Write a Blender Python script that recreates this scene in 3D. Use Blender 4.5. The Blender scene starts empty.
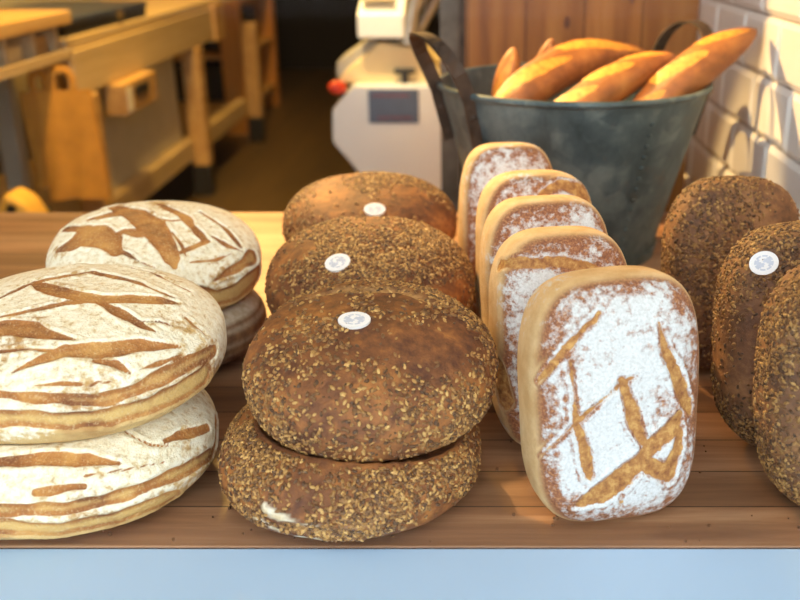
import bpy, math, random
import numpy as np
from mathutils import Vector, Matrix, Euler
from mathutils.bvhtree import BVHTree

random.seed(7)
C = bpy.context.scene.collection
SHELF = 0.80          # height of the display shelf's top above the shop floor
R = math.radians

# ------------------------------------------------------------------ helpers
def link(name, me, mat=None, parent=None):
    o = bpy.data.objects.new(name, me)
    C.objects.link(o)
    if mat is not None and me is not None:
        for m in (mat if isinstance(mat, (list, tuple)) else [mat]):
            me.materials.append(m)
    if parent is not None:
        o.parent = parent
    return o

def tag(o, label=None, cat=None, group=None, kind=None):
    if label: o['label'] = label
    if cat: o['category'] = cat
    if group: o['group'] = group
    if kind: o['kind'] = kind
    return o

def empty(name, loc, label, cat, group=None, rz=0.0):
    o = bpy.data.objects.new(name, None)
    C.objects.link(o)
    o.location = loc
    o.rotation_euler = (0, 0, rz)
    o.empty_display_size = 0.05
    return tag(o, label, cat, group)

class MB:
    """collects shapes into one mesh"""
    def __init__(self):
        self.v = []; self.f = []; self.mi = []
    def add(self, vs, fs, mi=0):
        b = len(self.v)
        self.v += [tuple(p) for p in vs]
        self.f += [[i + b for i in f] for f in fs]
        self.mi += [mi] * len(fs)
        return self
    def box(self, lo, hi, mi=0, M=None):
        x0, y0, z0 = lo; x1, y1, z1 = hi
        vs = [(x0,y0,z0),(x1,y0,z0),(x1,y1,z0),(x0,y1,z0),(x0,y0,z1),(x1,y0,z1),(x1,y1,z1),(x0,y1,z1)]
        if M is not None: vs = [M @ Vector(p) for p in vs]
        return self.add(vs, [(3,2,1,0),(4,5,6,7),(0,1,5,4),(1,2,6,5),(2,3,7,6),(3,0,4,7)], mi)
    def prism(self, pts, axis, lo, hi, mi=0):
        """polygon pts extruded along axis ('x','y','z') from lo to hi"""
        def mk(p, h):
            if axis == 'y': return (p[0], h, p[1])
            if axis == 'x': return (h, p[0], p[1])
            return (p[0], p[1], h)
        n = len(pts)
        vs = [mk(p, lo) for p in pts] + [mk(p, hi) for p in pts]
        fs = [tuple(range(n))[::-1], tuple(range(n, 2*n))]
        for i in range(n):
            j = (i+1) % n
            fs.append((i, j, j+n, i+n))
        return self.add(vs, fs, mi)
    def lathe(self, prof, n=64, c=(0,0,0), closed=False, mi=0):
        vs = []; fs = []
        for (r, z) in prof:
            for k in range(n):
                a = 2*math.pi*k/n
                vs.append((c[0]+r*math.cos(a), c[1]+r*math.sin(a), c[2]+z))
        m = len(prof)
        for i in range(m if closed else m-1):
            i2 = (i+1) % m
            for k in range(n):
                k2 = (k+1) % n
                fs.append((i*n+k, i*n+k2, i2*n+k2, i2*n+k))
        if not closed:
            fs.append(tuple(range(n))[::-1]); fs.append(tuple((m-1)*n+k for k in range(n)))
        return self.add(vs, fs, mi)
    def tube(self, pts, r, n=10, mi=0, flat=1.0, up=Vector((0,0,1))):
        pts = [Vector(p) for p in pts]
        vs = []; fs = []
        for i, p in enumerate(pts):
            t = (pts[min(i+1, len(pts)-1)] - pts[max(i-1, 0)]).normalized()
            a = t.cross(up)
            if a.length < 1e-4: a = t.cross(Vector((1,0,0)))
            a.normalize(); b = a.cross(t)
            rr = r[i] if isinstance(r, (list, tuple)) else r
            for k in range(n):
                q = 2*math.pi*k/n
                vs.append(p + a*rr*math.cos(q) + b*rr*flat*math.sin(q))
        for i in range(len(pts)-1):
            for k in range(n):
                k2 = (k+1) % n
                fs.append((i*n+k, i*n+k2, (i+1)*n+k2, (i+1)*n+k))
        fs.append(tuple(range(n))[::-1]); fs.append(tuple((len(pts)-1)*n+k for k in range(n)))
        return self.add(vs, fs, mi)
    def sphere(self, c, r, n=16, mi=0):
        pr = [(max(r[0]*math.sin(math.pi*i/n), 1e-5), -r[2]*math.cos(math.pi*i/n)) for i in range(n+1)]
        return self.lathe(pr, 2*n, c, mi=mi)
    def build(self, name, mat, parent=None, bevel=0, smooth=False, off=(0,0,0)):
        me = bpy.data.meshes.new(name)
        o_ = Vector(off)
        me.from_pydata([tuple(Vector(p) - o_) for p in self.v], [], self.f)
        me.polygons.foreach_set('material_index', self.mi)
        o = link(name, me, mat, parent)
        if smooth:
            me.polygons.foreach_set('use_smooth', [True]*len(me.polygons))
            try:
                me.set_sharp_from_angle(angle=R(40))
            except Exception:
                pass
        if bevel:
            b = o.modifiers.new('bevel', 'BEVEL'); b.width = bevel; b.segments = 3; b.limit_method = 'ANGLE'
        me.update()
        return o

# ------------------------------------------------------------------ materials
def newmat(name):
    m = bpy.data.materials.new(name); m.use_nodes = True
    nt = m.node_tree
    return m, nt, nt.nodes['Principled BSDF']

def N(nt, typ, **kw):
    n = nt.nodes.new(typ)
    for k, v in kw.items():
        if k in n.inputs: n.inputs[k].default_value = v
        else: setattr(n, k, v)
    return n

def noise(nt, scale, detail=4, rough=0.6, vec=None, dist=0.0):
    n = N(nt, 'ShaderNodeTexNoise', Scale=scale, Detail=detail, Roughness=rough, Distortion=dist)
    if vec is not None: nt.links.new(vec, n.inputs['Vector'])
    return n.outputs[0]

def ramp(nt, fac, stops):
    n = nt.nodes.new('ShaderNodeValToRGB')
    cr = n.color_ramp
    while len(cr.elements) < len(stops): cr.elements.new(0.5)
    for e, (p, c) in zip(cr.elements, stops):
        e.position = p
        e.color = (c, c, c, 1) if isinstance(c, (int, float)) else (*c, 1)
    nt.links.new(fac, n.inputs[0])
    return n.outputs[0]

def mix(nt, fac, a, b, blend='MIX'):
    n = nt.nodes.new('ShaderNodeMix'); n.data_type = 'RGBA'; n.blend_type = blend
    for sock, val in ((n.inputs[0], fac), (n.inputs[6], a), (n.inputs[7], b)):
        if hasattr(val, 'is_linked'): nt.links.new(val, sock)
        elif isinstance(val, (int, float)): sock.default_value = val
        else: sock.default_value = (*val, 1)
    return n.outputs[2]

def math_(nt, op, a, b=None, c=None, clamp=False):
    n = nt.nodes.new('ShaderNodeMath'); n.operation = op; n.use_clamp = clamp
    for i, val in enumerate((a, b, c)):
        if val is None: continue
        if hasattr(val, 'is_linked'): nt.links.new(val, n.inputs[i])
        else: n.inputs[i].default_value = val
    return n.outputs[0]

def attr(nt, name):
    n = nt.nodes.new('ShaderNodeAttribute'); n.attribute_name = name
    return n.outputs['Fac']

def objco(nt, scale=(1,1,1), rot=(0,0,0)):
    t = nt.nodes.new('ShaderNodeTexCoord')
    m = nt.nodes.new('ShaderNodeMapping')
    m.inputs['Scale'].default_value = scale; m.inputs['Rotation'].default_value = rot
    nt.links.new(t.outputs['Object'], m.inputs['Vector'])
    return m.outputs[0]

def bump(nt, bsdf, h, strength=0.5, dist=0.002):
    b = nt.nodes.new('ShaderNodeBump')
    b.inputs['Strength'].default_value = strength; b.inputs['Distance'].default_value = dist
    nt.links.new(h, b.inputs['Height']); nt.links.new(b.outputs[0], bsdf.inputs['Normal'])

def plain(name, col, rough=0.5, metal=0.0, var=0.12, scale=30.0, bmp=0.0):
    m, nt, p = newmat(name)
    co = objco(nt)
    n = noise(nt, scale, 4, 0.6, co)
    d = [max(0, c*(1-var)) for c in col]; l = [min(1, c*(1+var)) for c in col]
    nt.links.new(ramp(nt, n, [(0.3, d), (0.7, l)]), p.inputs['Base Color'])
    p.inputs['Roughness'].default_value = rough; p.inputs['Metallic'].default_value = metal
    if bmp: bump(nt, p, n, bmp, 0.001)
    return m

def wood(name, dark, mid, light, grain=(2, 60, 60), plank=None, rough=0.5):
    """grain runs along the axis with the small scale number"""
    m, nt, p = newmat(name)
    co = objco(nt, grain)
    n1 = noise(nt, 1.0, 6, 0.65, co, 0.6)
    co2 = objco(nt, tuple(g*0.22 for g in grain))
    n2 = noise(nt, 1.0, 3, 0.5, co2, 0.3)
    f = math_(nt, 'ADD', math_(nt, 'MULTIPLY', n1, 0.55), math_(nt, 'MULTIPLY', n2, 0.45))
    col = ramp(nt, f, [(0.33, dark), (0.5, mid), (0.66, light)])
    if plank:
        ax, w, amt, seam = plank
        t = nt.nodes.new('ShaderNodeTexCoord'); s = nt.nodes.new('ShaderNodeSeparateXYZ')
        nt.links.new(t.outputs['Object'], s.inputs[0])
        q = math_(nt, 'DIVIDE', s.outputs[ax], w)
        cell = math_(nt, 'FLOOR', q)
        wn = nt.nodes.new('ShaderNodeTexWhiteNoise'); wn.noise_dimensions = '1D'
        nt.links.new(cell, wn.inputs['W'])
        g = math_(nt, 'ADD', math_(nt, 'MULTIPLY', wn.outputs['Value'], amt), 1.0 - amt*0.5)
        cmb = nt.nodes.new('ShaderNodeCombineColor')
        for i in range(3): nt.links.new(g, cmb.inputs[i])
        col = mix(nt, 1.0, col, cmb.outputs[0], 'MULTIPLY')
        fr = math_(nt, 'FRACT', q)
        e = math_(nt, 'ABSOLUTE', math_(nt, 'SUBTRACT', fr, 0.5))
        line = math_(nt, 'GREATER_THAN', e, 0.5 - seam)
        col = mix(nt, line, col, tuple(c*0.35 for c in dark))
    nt.links.new(col, p.inputs['Base Color'])
    p.inputs['Roughness'].default_value = rough
    bump(nt, p, n1, 0.15, 0.001)
    return m

def m_sourdough():
    """pale floured crust, golden brown where it is cut open"""
    m, nt, p = newmat('floured sourdough crust')
    co = objco(nt)
    s = attr(nt, 'score'); fl = attr(nt, 'flour')
    nA = noise(nt, 26, 5, 0.6, co); nB = noise(nt, 140, 4, 0.65, co); nC = noise(nt, 420, 3, 0.6, co)
    flour = ramp(nt, nB, [(0.30, (0.60, 0.42, 0.20)), (0.42, (0.85, 0.74, 0.51)), (0.58, (0.95, 0.88, 0.70))])
    tan = ramp(nt, nA, [(0.35, (0.46, 0.24, 0.075)), (0.6, (0.70, 0.47, 0.19))])
    cut = ramp(nt, nA, [(0.34, (0.22, 0.075, 0.022)), (0.50, (0.42, 0.165, 0.040)), (0.66, (0.60, 0.30, 0.08))])
    # the heart of a wide cut is paler than its baked rim
    tcz = nt.nodes.new('ShaderNodeTexCoord'); sz = nt.nodes.new('ShaderNodeSeparateXYZ'); nt.links.new(tcz.outputs['Object'], sz.inputs[0])
    low = ramp(nt, math_(nt, 'MULTIPLY', sz.outputs[2], 10.0), [(0.40, 1.0), (0.72, 0.25)])
    core = math_(nt, 'ADD', attr(nt, 'core'), math_(nt, 'MULTIPLY', math_(nt, 'SUBTRACT', nB, 0.5), 1.4))
    core = math_(nt, 'MULTIPLY', core, low)
    cut = mix(nt, ramp(nt, core, [(0.15, 0.0), (0.95, 0.8)]), cut, (0.74, 0.49, 0.17))
    cut = mix(nt, ramp(nt, nC, [(0.54, 0.0), (0.74, 0.5)]), cut, (0.80, 0.62, 0.34))
    # flour coverage broken up by fine speckle
    cov = math_(nt, 'ADD', fl, math_(nt, 'MULTIPLY', math_(nt, 'SUBTRACT', nB, 0.5), 0.9))
    cov = math_(nt, 'ADD', cov, math_(nt, 'MULTIPLY', math_(nt, 'SUBTRACT', nA, 0.5), 0.8))
    base = mix(nt, ramp(nt, cov, [(0.34, 0.0), (0.58, 1.0)]), tan, flour)
    sm = math_(nt, 'ADD', s, math_(nt, 'MULTIPLY', math_(nt, 'SUBTRACT', nB, 0.5), 0.55))
    col = mix(nt, ramp(nt, sm, [(0.30, 0.0), (0.46, 1.0)]), base, cut)
    nt.links.new(col, p.inputs['Base Color'])
    p.inputs['Roughness'].default_value = 0.75
    h = math_(nt, 'ADD', math_(nt, 'MULTIPLY', nB, 0.7), math_(nt, 'MULTIPLY', nC, 0.4))
    bump(nt, p, h, 0.8, 0.004)
    return m

def m_tin():
    """reddish crust under a blotchy layer of white flour, tan sides"""
    m, nt, p = newmat('white floured tin loaf crust')
    co = objco(nt)
    s = attr(nt, 'score'); fl = attr(nt, 'flour'); side = attr(nt, 'side')
    nA = noise(nt, 30, 5, 0.65, co); nB = noise(nt, 130, 5, 0.7, co); nC = noise(nt, 420, 3, 0.6, co)
    crust = ramp(nt, nC, [(0.30, (0.15, 0.050, 0.022)), (0.55, (0.31, 0.115, 0.045)), (0.72, (0.48, 0.24, 0.10))])
    tan = ramp(nt, nA, [(0.35, (0.56, 0.35, 0.15)), (0.62, (0.72, 0.51, 0.27))])
    base = mix(nt, side, crust, tan)
    flour = ramp(nt, nC, [(0.3, (0.53, 0.53, 0.52)), (0.6, (0.68, 0.69, 0.695))])
    cov = math_(nt, 'ADD', fl, math_(nt, 'MULTIPLY', math_(nt, 'SUBTRACT', nB, 0.5), 2.0))
    cov = math_(nt, 'ADD', cov, math_(nt, 'MULTIPLY', math_(nt, 'SUBTRACT', nA, 0.5), 1.1))
    base = mix(nt, ramp(nt, cov, [(0.30, 0.0), (0.72, 0.95)]), base, flour)
    cut = ramp(nt, nB, [(0.32, (0.20, 0.062, 0.014)), (0.5, (0.38, 0.165, 0.042)), (0.66, (0.56, 0.31, 0.09))])
    sm = math_(nt, 'ADD', s, math_(nt, 'MULTIPLY', math_(nt, 'SUBTRACT', nB, 0.5), 1.9))
    col = mix(nt, ramp(nt, sm, [(0.40, 0.0), (0.62, 1.0)]), base, cut)
    nt.links.new(col, p.inputs['Base Color'])
    p.inputs['Roughness'].default_value = 0.7
    h = math_(nt, 'ADD', math_(nt, 'MULTIPLY', nB, 0.7), math_(nt, 'MULTIPLY', nC, 0.4))
    bump(nt, p, h, 0.6, 0.003)
    return m

def m_seeded(name, dark, mid, light):
    m, nt, p = newmat(name)
    co = objco(nt)
    nA = noise(nt, 16, 4, 0.6, co); nB = noise(nt, 90, 5, 0.65, co); nC = noise(nt, 380, 3, 0.6, co)
    f = math_(nt, 'ADD', math_(nt, 'MULTIPLY', nA, 0.55), math_(nt, 'MULTIPLY', nB, 0.45))
    col = ramp(nt, f, [(0.38, dark), (0.5, mid), (0.62, light)])
    s = attr(nt, 'score')
    col = mix(nt, s, col, ramp(nt, nB, [(0.35, (0.26, 0.12, 0.045)), (0.62, (0.50, 0.30, 0.12))]))
    fl = attr(nt, 'flour')
    col = mix(nt, fl, col, ramp(nt, nB, [(0.35, (0.60, 0.46, 0.26)), (0.6, (0.82, 0.74, 0.58))]))
    nt.links.new(col, p.inputs['Base Color'])
    p.inputs['Roughness'].default_value = 0.72
    h = math_(nt, 'ADD', math_(nt, 'MULTIPLY', nB, 0.8), math_(nt, 'MULTIPLY', nC, 0.3))
    bump(nt, p, h, 0.6, 0.003)
    return m

def m_seeds(k=1.0):
    m, nt, p = newmat('mixed seeds and flakes')
    t = attr(nt, 'tone')
    col = ramp(nt, t, [(0.0, (0.085, 0.040, 0.017)), (0.25, (0.13, 0.058, 0.020)), (0.5, (0.25, 0.118, 0.034)),
                       (0.75, (0.42, 0.22, 0.060)), (1.0, (0.66, 0.41, 0.14))])
    if k != 1.0: col = mix(nt, 1.0, col, (k, k*0.96, k*0.92), 'MULTIPLY')
    nt.links.new(col, p.inputs['Base Color'])
    p.inputs['Roughness'].default_value = 0.5
    return m

def m_baguette():
    m, nt, p = newmat('glazed baguette crust')
    co = objco(nt)
    s = attr(nt, 'score')
    nA = noise(nt, 22, 4, 0.6, co); nB = noise(nt, 120, 4, 0.6, co)
    crust = ramp(nt, nA, [(0.3, (0.14, 0.042, 0.010)), (0.5, (0.27, 0.090, 0.020)), (0.7, (0.40, 0.155, 0.034))])
    cut = ramp(nt, nB, [(0.35, (0.48, 0.18, 0.022)), (0.6, (0.68, 0.31, 0.042))])
    sm = math_(nt, 'ADD', s, math_(nt, 'MULTIPLY', math_(nt, 'SUBTRACT', nB, 0.5), 0.5))
    nt.links.new(mix(nt, ramp(nt, sm, [(0.4, 0.0), (0.6, 1.0)]), crust, cut), p.inputs['Base Color'])
    p.inputs['Roughness'].default_value = 0.5
    bump(nt, p, nB, 0.4, 0.002)
    return m

def m_tiles():
    m, nt, p = newmat('white bevelled wall tiles')
    t = nt.nodes.new('ShaderNodeTexCoord'); s = nt.nodes.new('ShaderNodeSeparateXYZ')
    nt.links.new(t.outputs['Object'], s.inputs[0])
    n = noise(nt, 9, 2, 0.5, t.outputs['Object'])
    nt.links.new(ramp(nt, n, [(0.3, (0.84, 0.83, 0.82)), (0.7, (0.90, 0.895, 0.89))]), p.inputs['Base Color'])
    p.inputs['Roughness'].default_value = 0.18
    return m

def m_galv():
    m, nt, p = newmat('weathered galvanised steel')
    co = objco(nt)
    v = nt.nodes.new('ShaderNodeTexVoronoi'); v.inputs['Scale'].default_value = 38
    nt.links.new(co, v.inputs['Vector'])
    nA = noise(nt, 10, 6, 0.7, co)
    co2 = objco(nt, (22, 22, 3)); nS = noise(nt, 1.0, 4, 0.6, co2)
    f = math_(nt, 'ADD', math_(nt, 'MULTIPLY', nA, 0.6), math_(nt, 'MULTIPLY', v.outputs['Color'], 0.12))
    f = math_(nt, 'ADD', f, math_(nt, 'MULTIPLY', nS, 0.3))
    col = ramp(nt, f, [(0.36, (0.034, 0.055, 0.064)), (0.50, (0.075, 0.110, 0.122)), (0.66, (0.18, 0.225, 0.225))])
    rust = ramp(nt, noise(nt, 14, 5, 0.7, co), [(0.60, 0.0), (0.74, 0.55)])
    col = mix(nt, rust, col, (0.15, 0.10, 0.06))
    nt.links.new(col, p.inputs['Base Color'])
    p.inputs['Metallic'].default_value = 0.35
    nt.links.new(ramp(nt, nA, [(0.3, 0.42), (0.7, 0.62)]), p.inputs['Roughness'])
    return m

def m_glass():
    m = bpy.data.materials.new('shop window glass'); m.use_nodes = True
    nt = m.node_tree; nt.nodes.clear()
    out = nt.nodes.new('ShaderNodeOutputMaterial')
    tr = nt.nodes.new('ShaderNodeBsdfTransparent'); tr.inputs[0].default_value = (0.97, 0.985, 0.98, 1)
    gl = nt.nodes.new('ShaderNodeBsdfGlossy'); gl.inputs['Roughness'].default_value = 0.0
    fr = nt.nodes.new('ShaderNodeFresnel'); fr.inputs[0].default_value = 1.10
    mx = nt.nodes.new('ShaderNodeMixShader')
    nt.links.new(fr.outputs[0], mx.inputs[0]); nt.links.new(tr.outputs[0], mx.inputs[1]); nt.links.new(gl.outputs[0], mx.inputs[2])
    nt.links.new(mx.outputs[0], out.inputs[0])
    return m

M_SOUR = m_sourdough(); M_TIN = m_tin(); M_SEEDS = m_seeds(); M_SEEDS2 = m_seeds(0.66); M_BAG = m_baguette()
M_RYE = m_seeded('dark seeded crust', (0.085, 0.026, 0.009), (0.20, 0.070, 0.019), (0.38, 0.145, 0.034))
M_RYE2 = m_seeded('very dark seeded crust', (0.085, 0.036, 0.017), (0.17, 0.075, 0.030), (0.30, 0.145, 0.055))
M_GALV = m_galv(); M_TILE = m_tiles(); M_GLASS = m_glass()
M_GROUT = plain('grey grout', (0.34, 0.30, 0.27), 0.9)
M_SHELF = wood('butcher block shelf', (0.16, 0.070, 0.032), (0.33, 0.168, 0.085), (0.49, 0.285, 0.16), (3, 42, 42), (1, 0.062, 0.55, 0.012), 0.45)
M_PINE = wood('reddish pine boards', (0.21, 0.066, 0.011), (0.42, 0.150, 0.026), (0.58, 0.255, 0.058), (34, 34, 2.2), (0, 0.118, 0.35, 0.012), 0.5)
M_OAK = wood('warm bench timber', (0.34, 0.19, 0.07), (0.50, 0.31, 0.13), (0.62, 0.42, 0.19), (40, 2, 40), None, 0.55)
M_BIRCH = wood('pale bench timber', (0.42, 0.31, 0.17), (0.55, 0.42, 0.25), (0.64, 0.51, 0.32), (40, 2, 40), None, 0.6)
M_ORANGE = wood('orange varnished timber', (0.36, 0.15, 0.035), (0.52, 0.25, 0.06), (0.62, 0.34, 0.10), (40, 40, 2), None, 0.45)
M_KRAFT = plain('orange kraft paper', (0.62, 0.30, 0.04), 0.8, 0, 0.15, 14)
M_CREAM = plain('cream enamel', (0.80, 0.64, 0.34), 0.35, 0, 0.05, 8)
M_WHITE = plain('white enamel', (0.86, 0.89, 0.90), 0.35, 0, 0.03, 6)
M_OFFW = plain('off white laminate', (0.36, 0.345, 0.30), 0.5, 0, 0.08, 8)
M_PANEL = plain('grey white side panel', (0.62, 0.60, 0.53), 0.5, 0, 0.06, 8)
M_BLACK = plain('black plastic', (0.018, 0.017, 0.018), 0.45)
M_NAVY = plain('dark navy plastic', (0.030, 0.042, 0.085), 0.4)
M_DISP = plain('blue grey control panel', (0.11, 0.15, 0.235), 0.4, 0, 0.06)
M_PINKINK = plain('dull red print', (0.22, 0.10, 0.14), 0.6)
M_RED = plain('red plastic', (0.80, 0.055, 0.02), 0.35)
M_STEEL = plain('dull steel', (0.30, 0.28, 0.25), 0.4, 0.7, 0.2, 12)
M_IRON = plain('rusty dark iron', (0.060, 0.038, 0.026), 0.6, 0.4, 0.5, 40, 0.3)
M_PLASTER = plain('warm plaster', (0.50, 0.42, 0.30), 0.9, 0, 0.06, 5)
M_CEIL = plain('off white ceiling paint', (0.62, 0.58, 0.50), 0.9)
M_FLOORM = wood('dark brown floor', (0.040, 0.026, 0.010), (0.068, 0.044, 0.017), (0.10, 0.066, 0.027), (8, 1.2, 8), (0, 0.22, 0.4, 0.008), 0.45)
M_SILL = plain('pale painted window frame', (0.49, 0.69, 0.95), 0.5, 0, 0.015, 3)
M_FACADE = plain('painted facade', (0.55, 0.57, 0.60), 0.7)
M_PAVE = plain('street paving', (0.16, 0.16, 0.165), 0.9, 0, 0.25, 6)
M_PAPER = plain('white paper label', (0.80, 0.79, 0.80), 0.6, 0, 0.03)
M_INK = plain('grey blue label print', (0.50, 0.54, 0.64), 0.6, 0, 0.10, 200)
M_DARKCLOTH = plain('dark cloth', (0.03, 0.03, 0.028), 0.9)
M_GREENISH = plain('dark leaf green', (0.035, 0.045, 0.02), 0.7)
M_DARKWALL = plain('dark brown back wall', (0.012, 0.008, 0.006), 0.9)

# ------------------------------------------------------------------ numeric noise for shapes
def sines(seed, n, freq):
    rs = np.random.RandomState(seed)
    d = rs.normal(size=(n, 3)); d /= np.linalg.norm(d, axis=1)[:, None]
    f = freq * (0.6 + 0.8*rs.rand(n)); ph = rs.rand(n)*6.283
    def fn(P):
        return np.sin(P @ (d*f[:, None]).T + ph).sum(axis=1) / math.sqrt(n)
    return fn

def sstep(x, a, b):
    t = np.clip((x-a)/(b-a), 0, 1)
    return t*t*(3-2*t)

def polydist(P, pts):
    """signed depth inside a polyline stroke: width minus distance, pts rows (x,y,z,halfwidth) in metres"""
    best = np.full(len(P), -1.0)
    pts = np.asarray(pts, float)
    for a, b in zip(pts[:-1], pts[1:]):
        ab = b[:3]-a[:3]; L = ab @ ab + 1e-12
        t = np.clip(((P-a[:3]) @ ab)/L, 0, 1)
        q = a[:3] + t[:, None]*ab
        d = np.linalg.norm(P-q, axis=1)
        w = a[3] + t*(b[3]-a[3])
        best = np.maximum(best, w-d)
    return best

def loaf_grid(rx, ry, h, eq, nout, nup, ndn, na, nphi, seed, lump, shift=(0, 0)):
    """closed loaf body: outline superellipse (rx, ry, exponent nout), height h, widest at eq*h;
    nup / ndn set how square the crown and the base are. Returns vertices, faces."""
    a = np.linspace(-math.pi/2, math.pi/2, 721)
    ca = np.abs(np.cos(a)); sa = np.sin(a)
    up = a >= 0
    n_ = np.where(up, nup, ndn)
    rho = ca**(2/n_); z = np.sign(sa)*np.abs(sa)**(2/n_)
    zz = np.where(up, eq*h + z*(1-eq)*h, eq*h + z*eq*h)
    rm = 0.5*(rx+ry)
    s = np.concatenate([[0], np.cumsum(np.hypot(np.diff(rho*rm), np.diff(zz)))])
    t = np.linspace(0, s[-1], na)
    rho = np.interp(t, s, rho); zz = np.interp(t, s, zz)
    ph = np.linspace(0, 2*math.pi, 1441)
    ox = np.sign(np.cos(ph))*np.abs(np.cos(ph))**(2/nout)*rx
    oy = np.sign(np.sin(ph))*np.abs(np.sin(ph))**(2/nout)*ry
    s = np.concatenate([[0], np.cumsum(np.hypot(np.diff(ox), np.diff(oy)))])
    t = np.linspace(0, s[-1], nphi+1)[:-1]
    ox = np.interp(t, s, ox); oy = np.interp(t, s, oy)
    rr = rho[1:-1]; zs = zz[1:-1]
    V = np.stack([np.outer(rr, ox), np.outer(rr, oy), np.repeat(zs[:, None], nphi, 1)], -1).reshape(-1, 3)
    V = np.vstack([V, [[0, 0, zz[0]], [0, 0, zz[-1]]]])
    f = []
    m = len(rr)
    for i in range(m-1):
        b = i*nphi
        for k in range(nphi):
            k2 = (k+1) % nphi
            f.append((b+k, b+k2, b+nphi+k2, b+nphi+k))
    bi = m*nphi; ti = bi+1
    for k in range(nphi):
        k2 = (k+1) % nphi
        f.append((k2, k, bi)); f.append(((m-1)*nphi+k, (m-1)*nphi+k2, ti))
    if lump:
        fn = sines(seed, 14, 26.0); fn2 = sines(seed+1, 20, 85.0)
        c = np.array([0, 0, h*0.4])
        d = V - c; L = np.linalg.norm(d, axis=1)[:, None]
        amt = lump*(fn(V)*0.75 + fn2(V)*0.22)
        V = V + d/L*amt[:, None]
    return V, f

def normals_of(V, F):
    Fq = np.array([q if len(q) == 4 else (q[0], q[1], q[2], q[2]) for q in F])
    n = np.cross(V[Fq[:, 2]]-V[Fq[:, 0]], V[Fq[:, 3]]-V[Fq[:, 1]])
    n3 = np.cross(V[Fq[:, 1]]-V[Fq[:, 0]], V[Fq[:, 2]]-V[Fq[:, 0]])
    tri = Fq[:, 3] == Fq[:, 2]
    n[tri] = n3[tri]
    out = np.zeros_like(V)
    for i in range(4): np.add.at(out, Fq[:, i], n)
    return out/(np.linalg.norm(out, axis=1)[:, None]+1e-12)

def loaf_object(name, V, F, mat, attrs):
    me = bpy.data.meshes.new(name)
    me.from_pydata(V.tolist(), [], F)
    me.polygons.foreach_set('use_smooth', [True]*len(me.polygons))
    for k, a in attrs.items():
        at = me.attributes.new(k, 'FLOAT', 'POINT')
        at.data.foreach_set('value', np.asarray(a, np.float32))
    me.update()
    return link(name, me, mat)

def apply_cuts(V, F, cuts, depth, lip):
    """cuts: polylines in the loaf's own space (millimetres). Sinks the cut, raises its lips."""
    sc = np.zeros(len(V))
    apply_cuts.core = sc; apply_cuts.halo = sc
    if not cuts: return V, sc
    best = np.full(len(V), -1.0)
    fn = sines(99, 16, 190.0)
    for c in cuts:
        p = np.array(c, float)/1000.0
        best = np.maximum(best, polydist(V, p))
    best = best + fn(V)*0.0009
    sc = sstep(best, -0.0022, 0.0034)
    apply_cuts.core = sstep(best, 0.0015, 0.0075)
    apply_cuts.halo = sstep(best, -0.013, -0.002)*(0.65 + 0.5*sines(123, 14, 75.0)(V))
    ridge = np.exp(-((best+0.0025)/0.0022)**2)
    nn = normals_of(V, F)
    V = V + nn*(lip*ridge - depth*sc)[:, None]
    return V, sc

SEED_BASE = None
def seed_mesh(name, mat, parent, V, F, count, rs, keep, size=(0.0023, 0.0013, 0.0010)):
    """little flakes and seeds stuck all over the crust, one uncountable coating"""
    nn = normals_of(V, F)
    Fq = np.array([q for q in F if len(q) == 4])
    a = V[Fq[:, 0]]; b = V[Fq[:, 1]]; c = V[Fq[:, 2]]; d = V[Fq[:, 3]]
    area = np.linalg.norm(np.cross(c-a, d-b), axis=1)
    w = area*keep(0.25*(a+b+c+d), nn[Fq[:, 0]])
    idx = rs.choice(len(Fq), size=count, p=w/w.sum())
    u = rs.rand(count, 1); v = rs.rand(count, 1)
    P = (a[idx]*(1-u)+b[idx]*u)*(1-v) + (d[idx]*(1-u)+c[idx]*u)*v
    n = nn[Fq[idx, 0]]
    n = n + rs.normal(size=n.shape)*0.35; n /= np.linalg.norm(n, axis=1)[:, None]
    t = np.cross(n, rs.normal(size=n.shape)); t /= np.linalg.norm(t, axis=1)[:, None]
    bt = np.cross(n, t)
    # low ellipsoid: 2 poles on the long axis + three rings of six
    base = [(-1, 0, 0)]
    for x, r in ((-0.55, 0.8), (0.1, 1.0), (0.65, 0.7)):
        for k in range(6):
            q = math.pi*2*k/6
            base.append((x, r*math.cos(q), r*math.sin(q)))
    base.append((1, 0, 0))
    base = np.array(base)
    bf = []
    for k in range(6):
        k2 = (k+1) % 6
        bf.append((0, 1+k2, 1+k, 1+k)); bf.append((1+k, 1+k2, 7+k2, 7+k)); bf.append((7+k, 7+k2, 13+k2, 13+k)); bf.append((13+k, 13+k2, 19, 19))
    nb = len(base)
    s = np.array(size)[None]*(0.65+0.75*rs.rand(count, 1))
    s = s*np.array([1, 1, 1])[None]
    pts = (P[:, None, :] + base[None, :, 0:1]*s[:, None, 0:1]*t[:, None, :]
           + base[None, :, 1:2]*s[:, None, 1:2]*bt[:, None, :] + (base[None, :, 2:3]+0.25)*s[:, None, 2:3]*n[:, None, :]).reshape(-1, 3)
    faces = []
    for i in range(count):
        o = i*nb
        for q in bf:
            faces.append((q[0]+o, q[1]+o, q[2]+o) if q[2] == q[3] else (q[0]+o, q[1]+o, q[2]+o, q[3]+o))
    tone = np.repeat(np.clip(rs.beta(1.5, 1.5, count), 0, 1), nb)
    me = bpy.data.meshes.new(name)
    me.from_pydata(pts.tolist(), [], faces)
    me.polygons.foreach_set('use_smooth', [True]*len(me.polygons))
    at = me.attributes.new('tone', 'FLOAT', 'POINT'); at.data.foreach_set('value', tone.astype(np.float32))
    me.update()
    o = link(name, me, mat, parent)
    o['kind'] = 'stuff'
    return o

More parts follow.
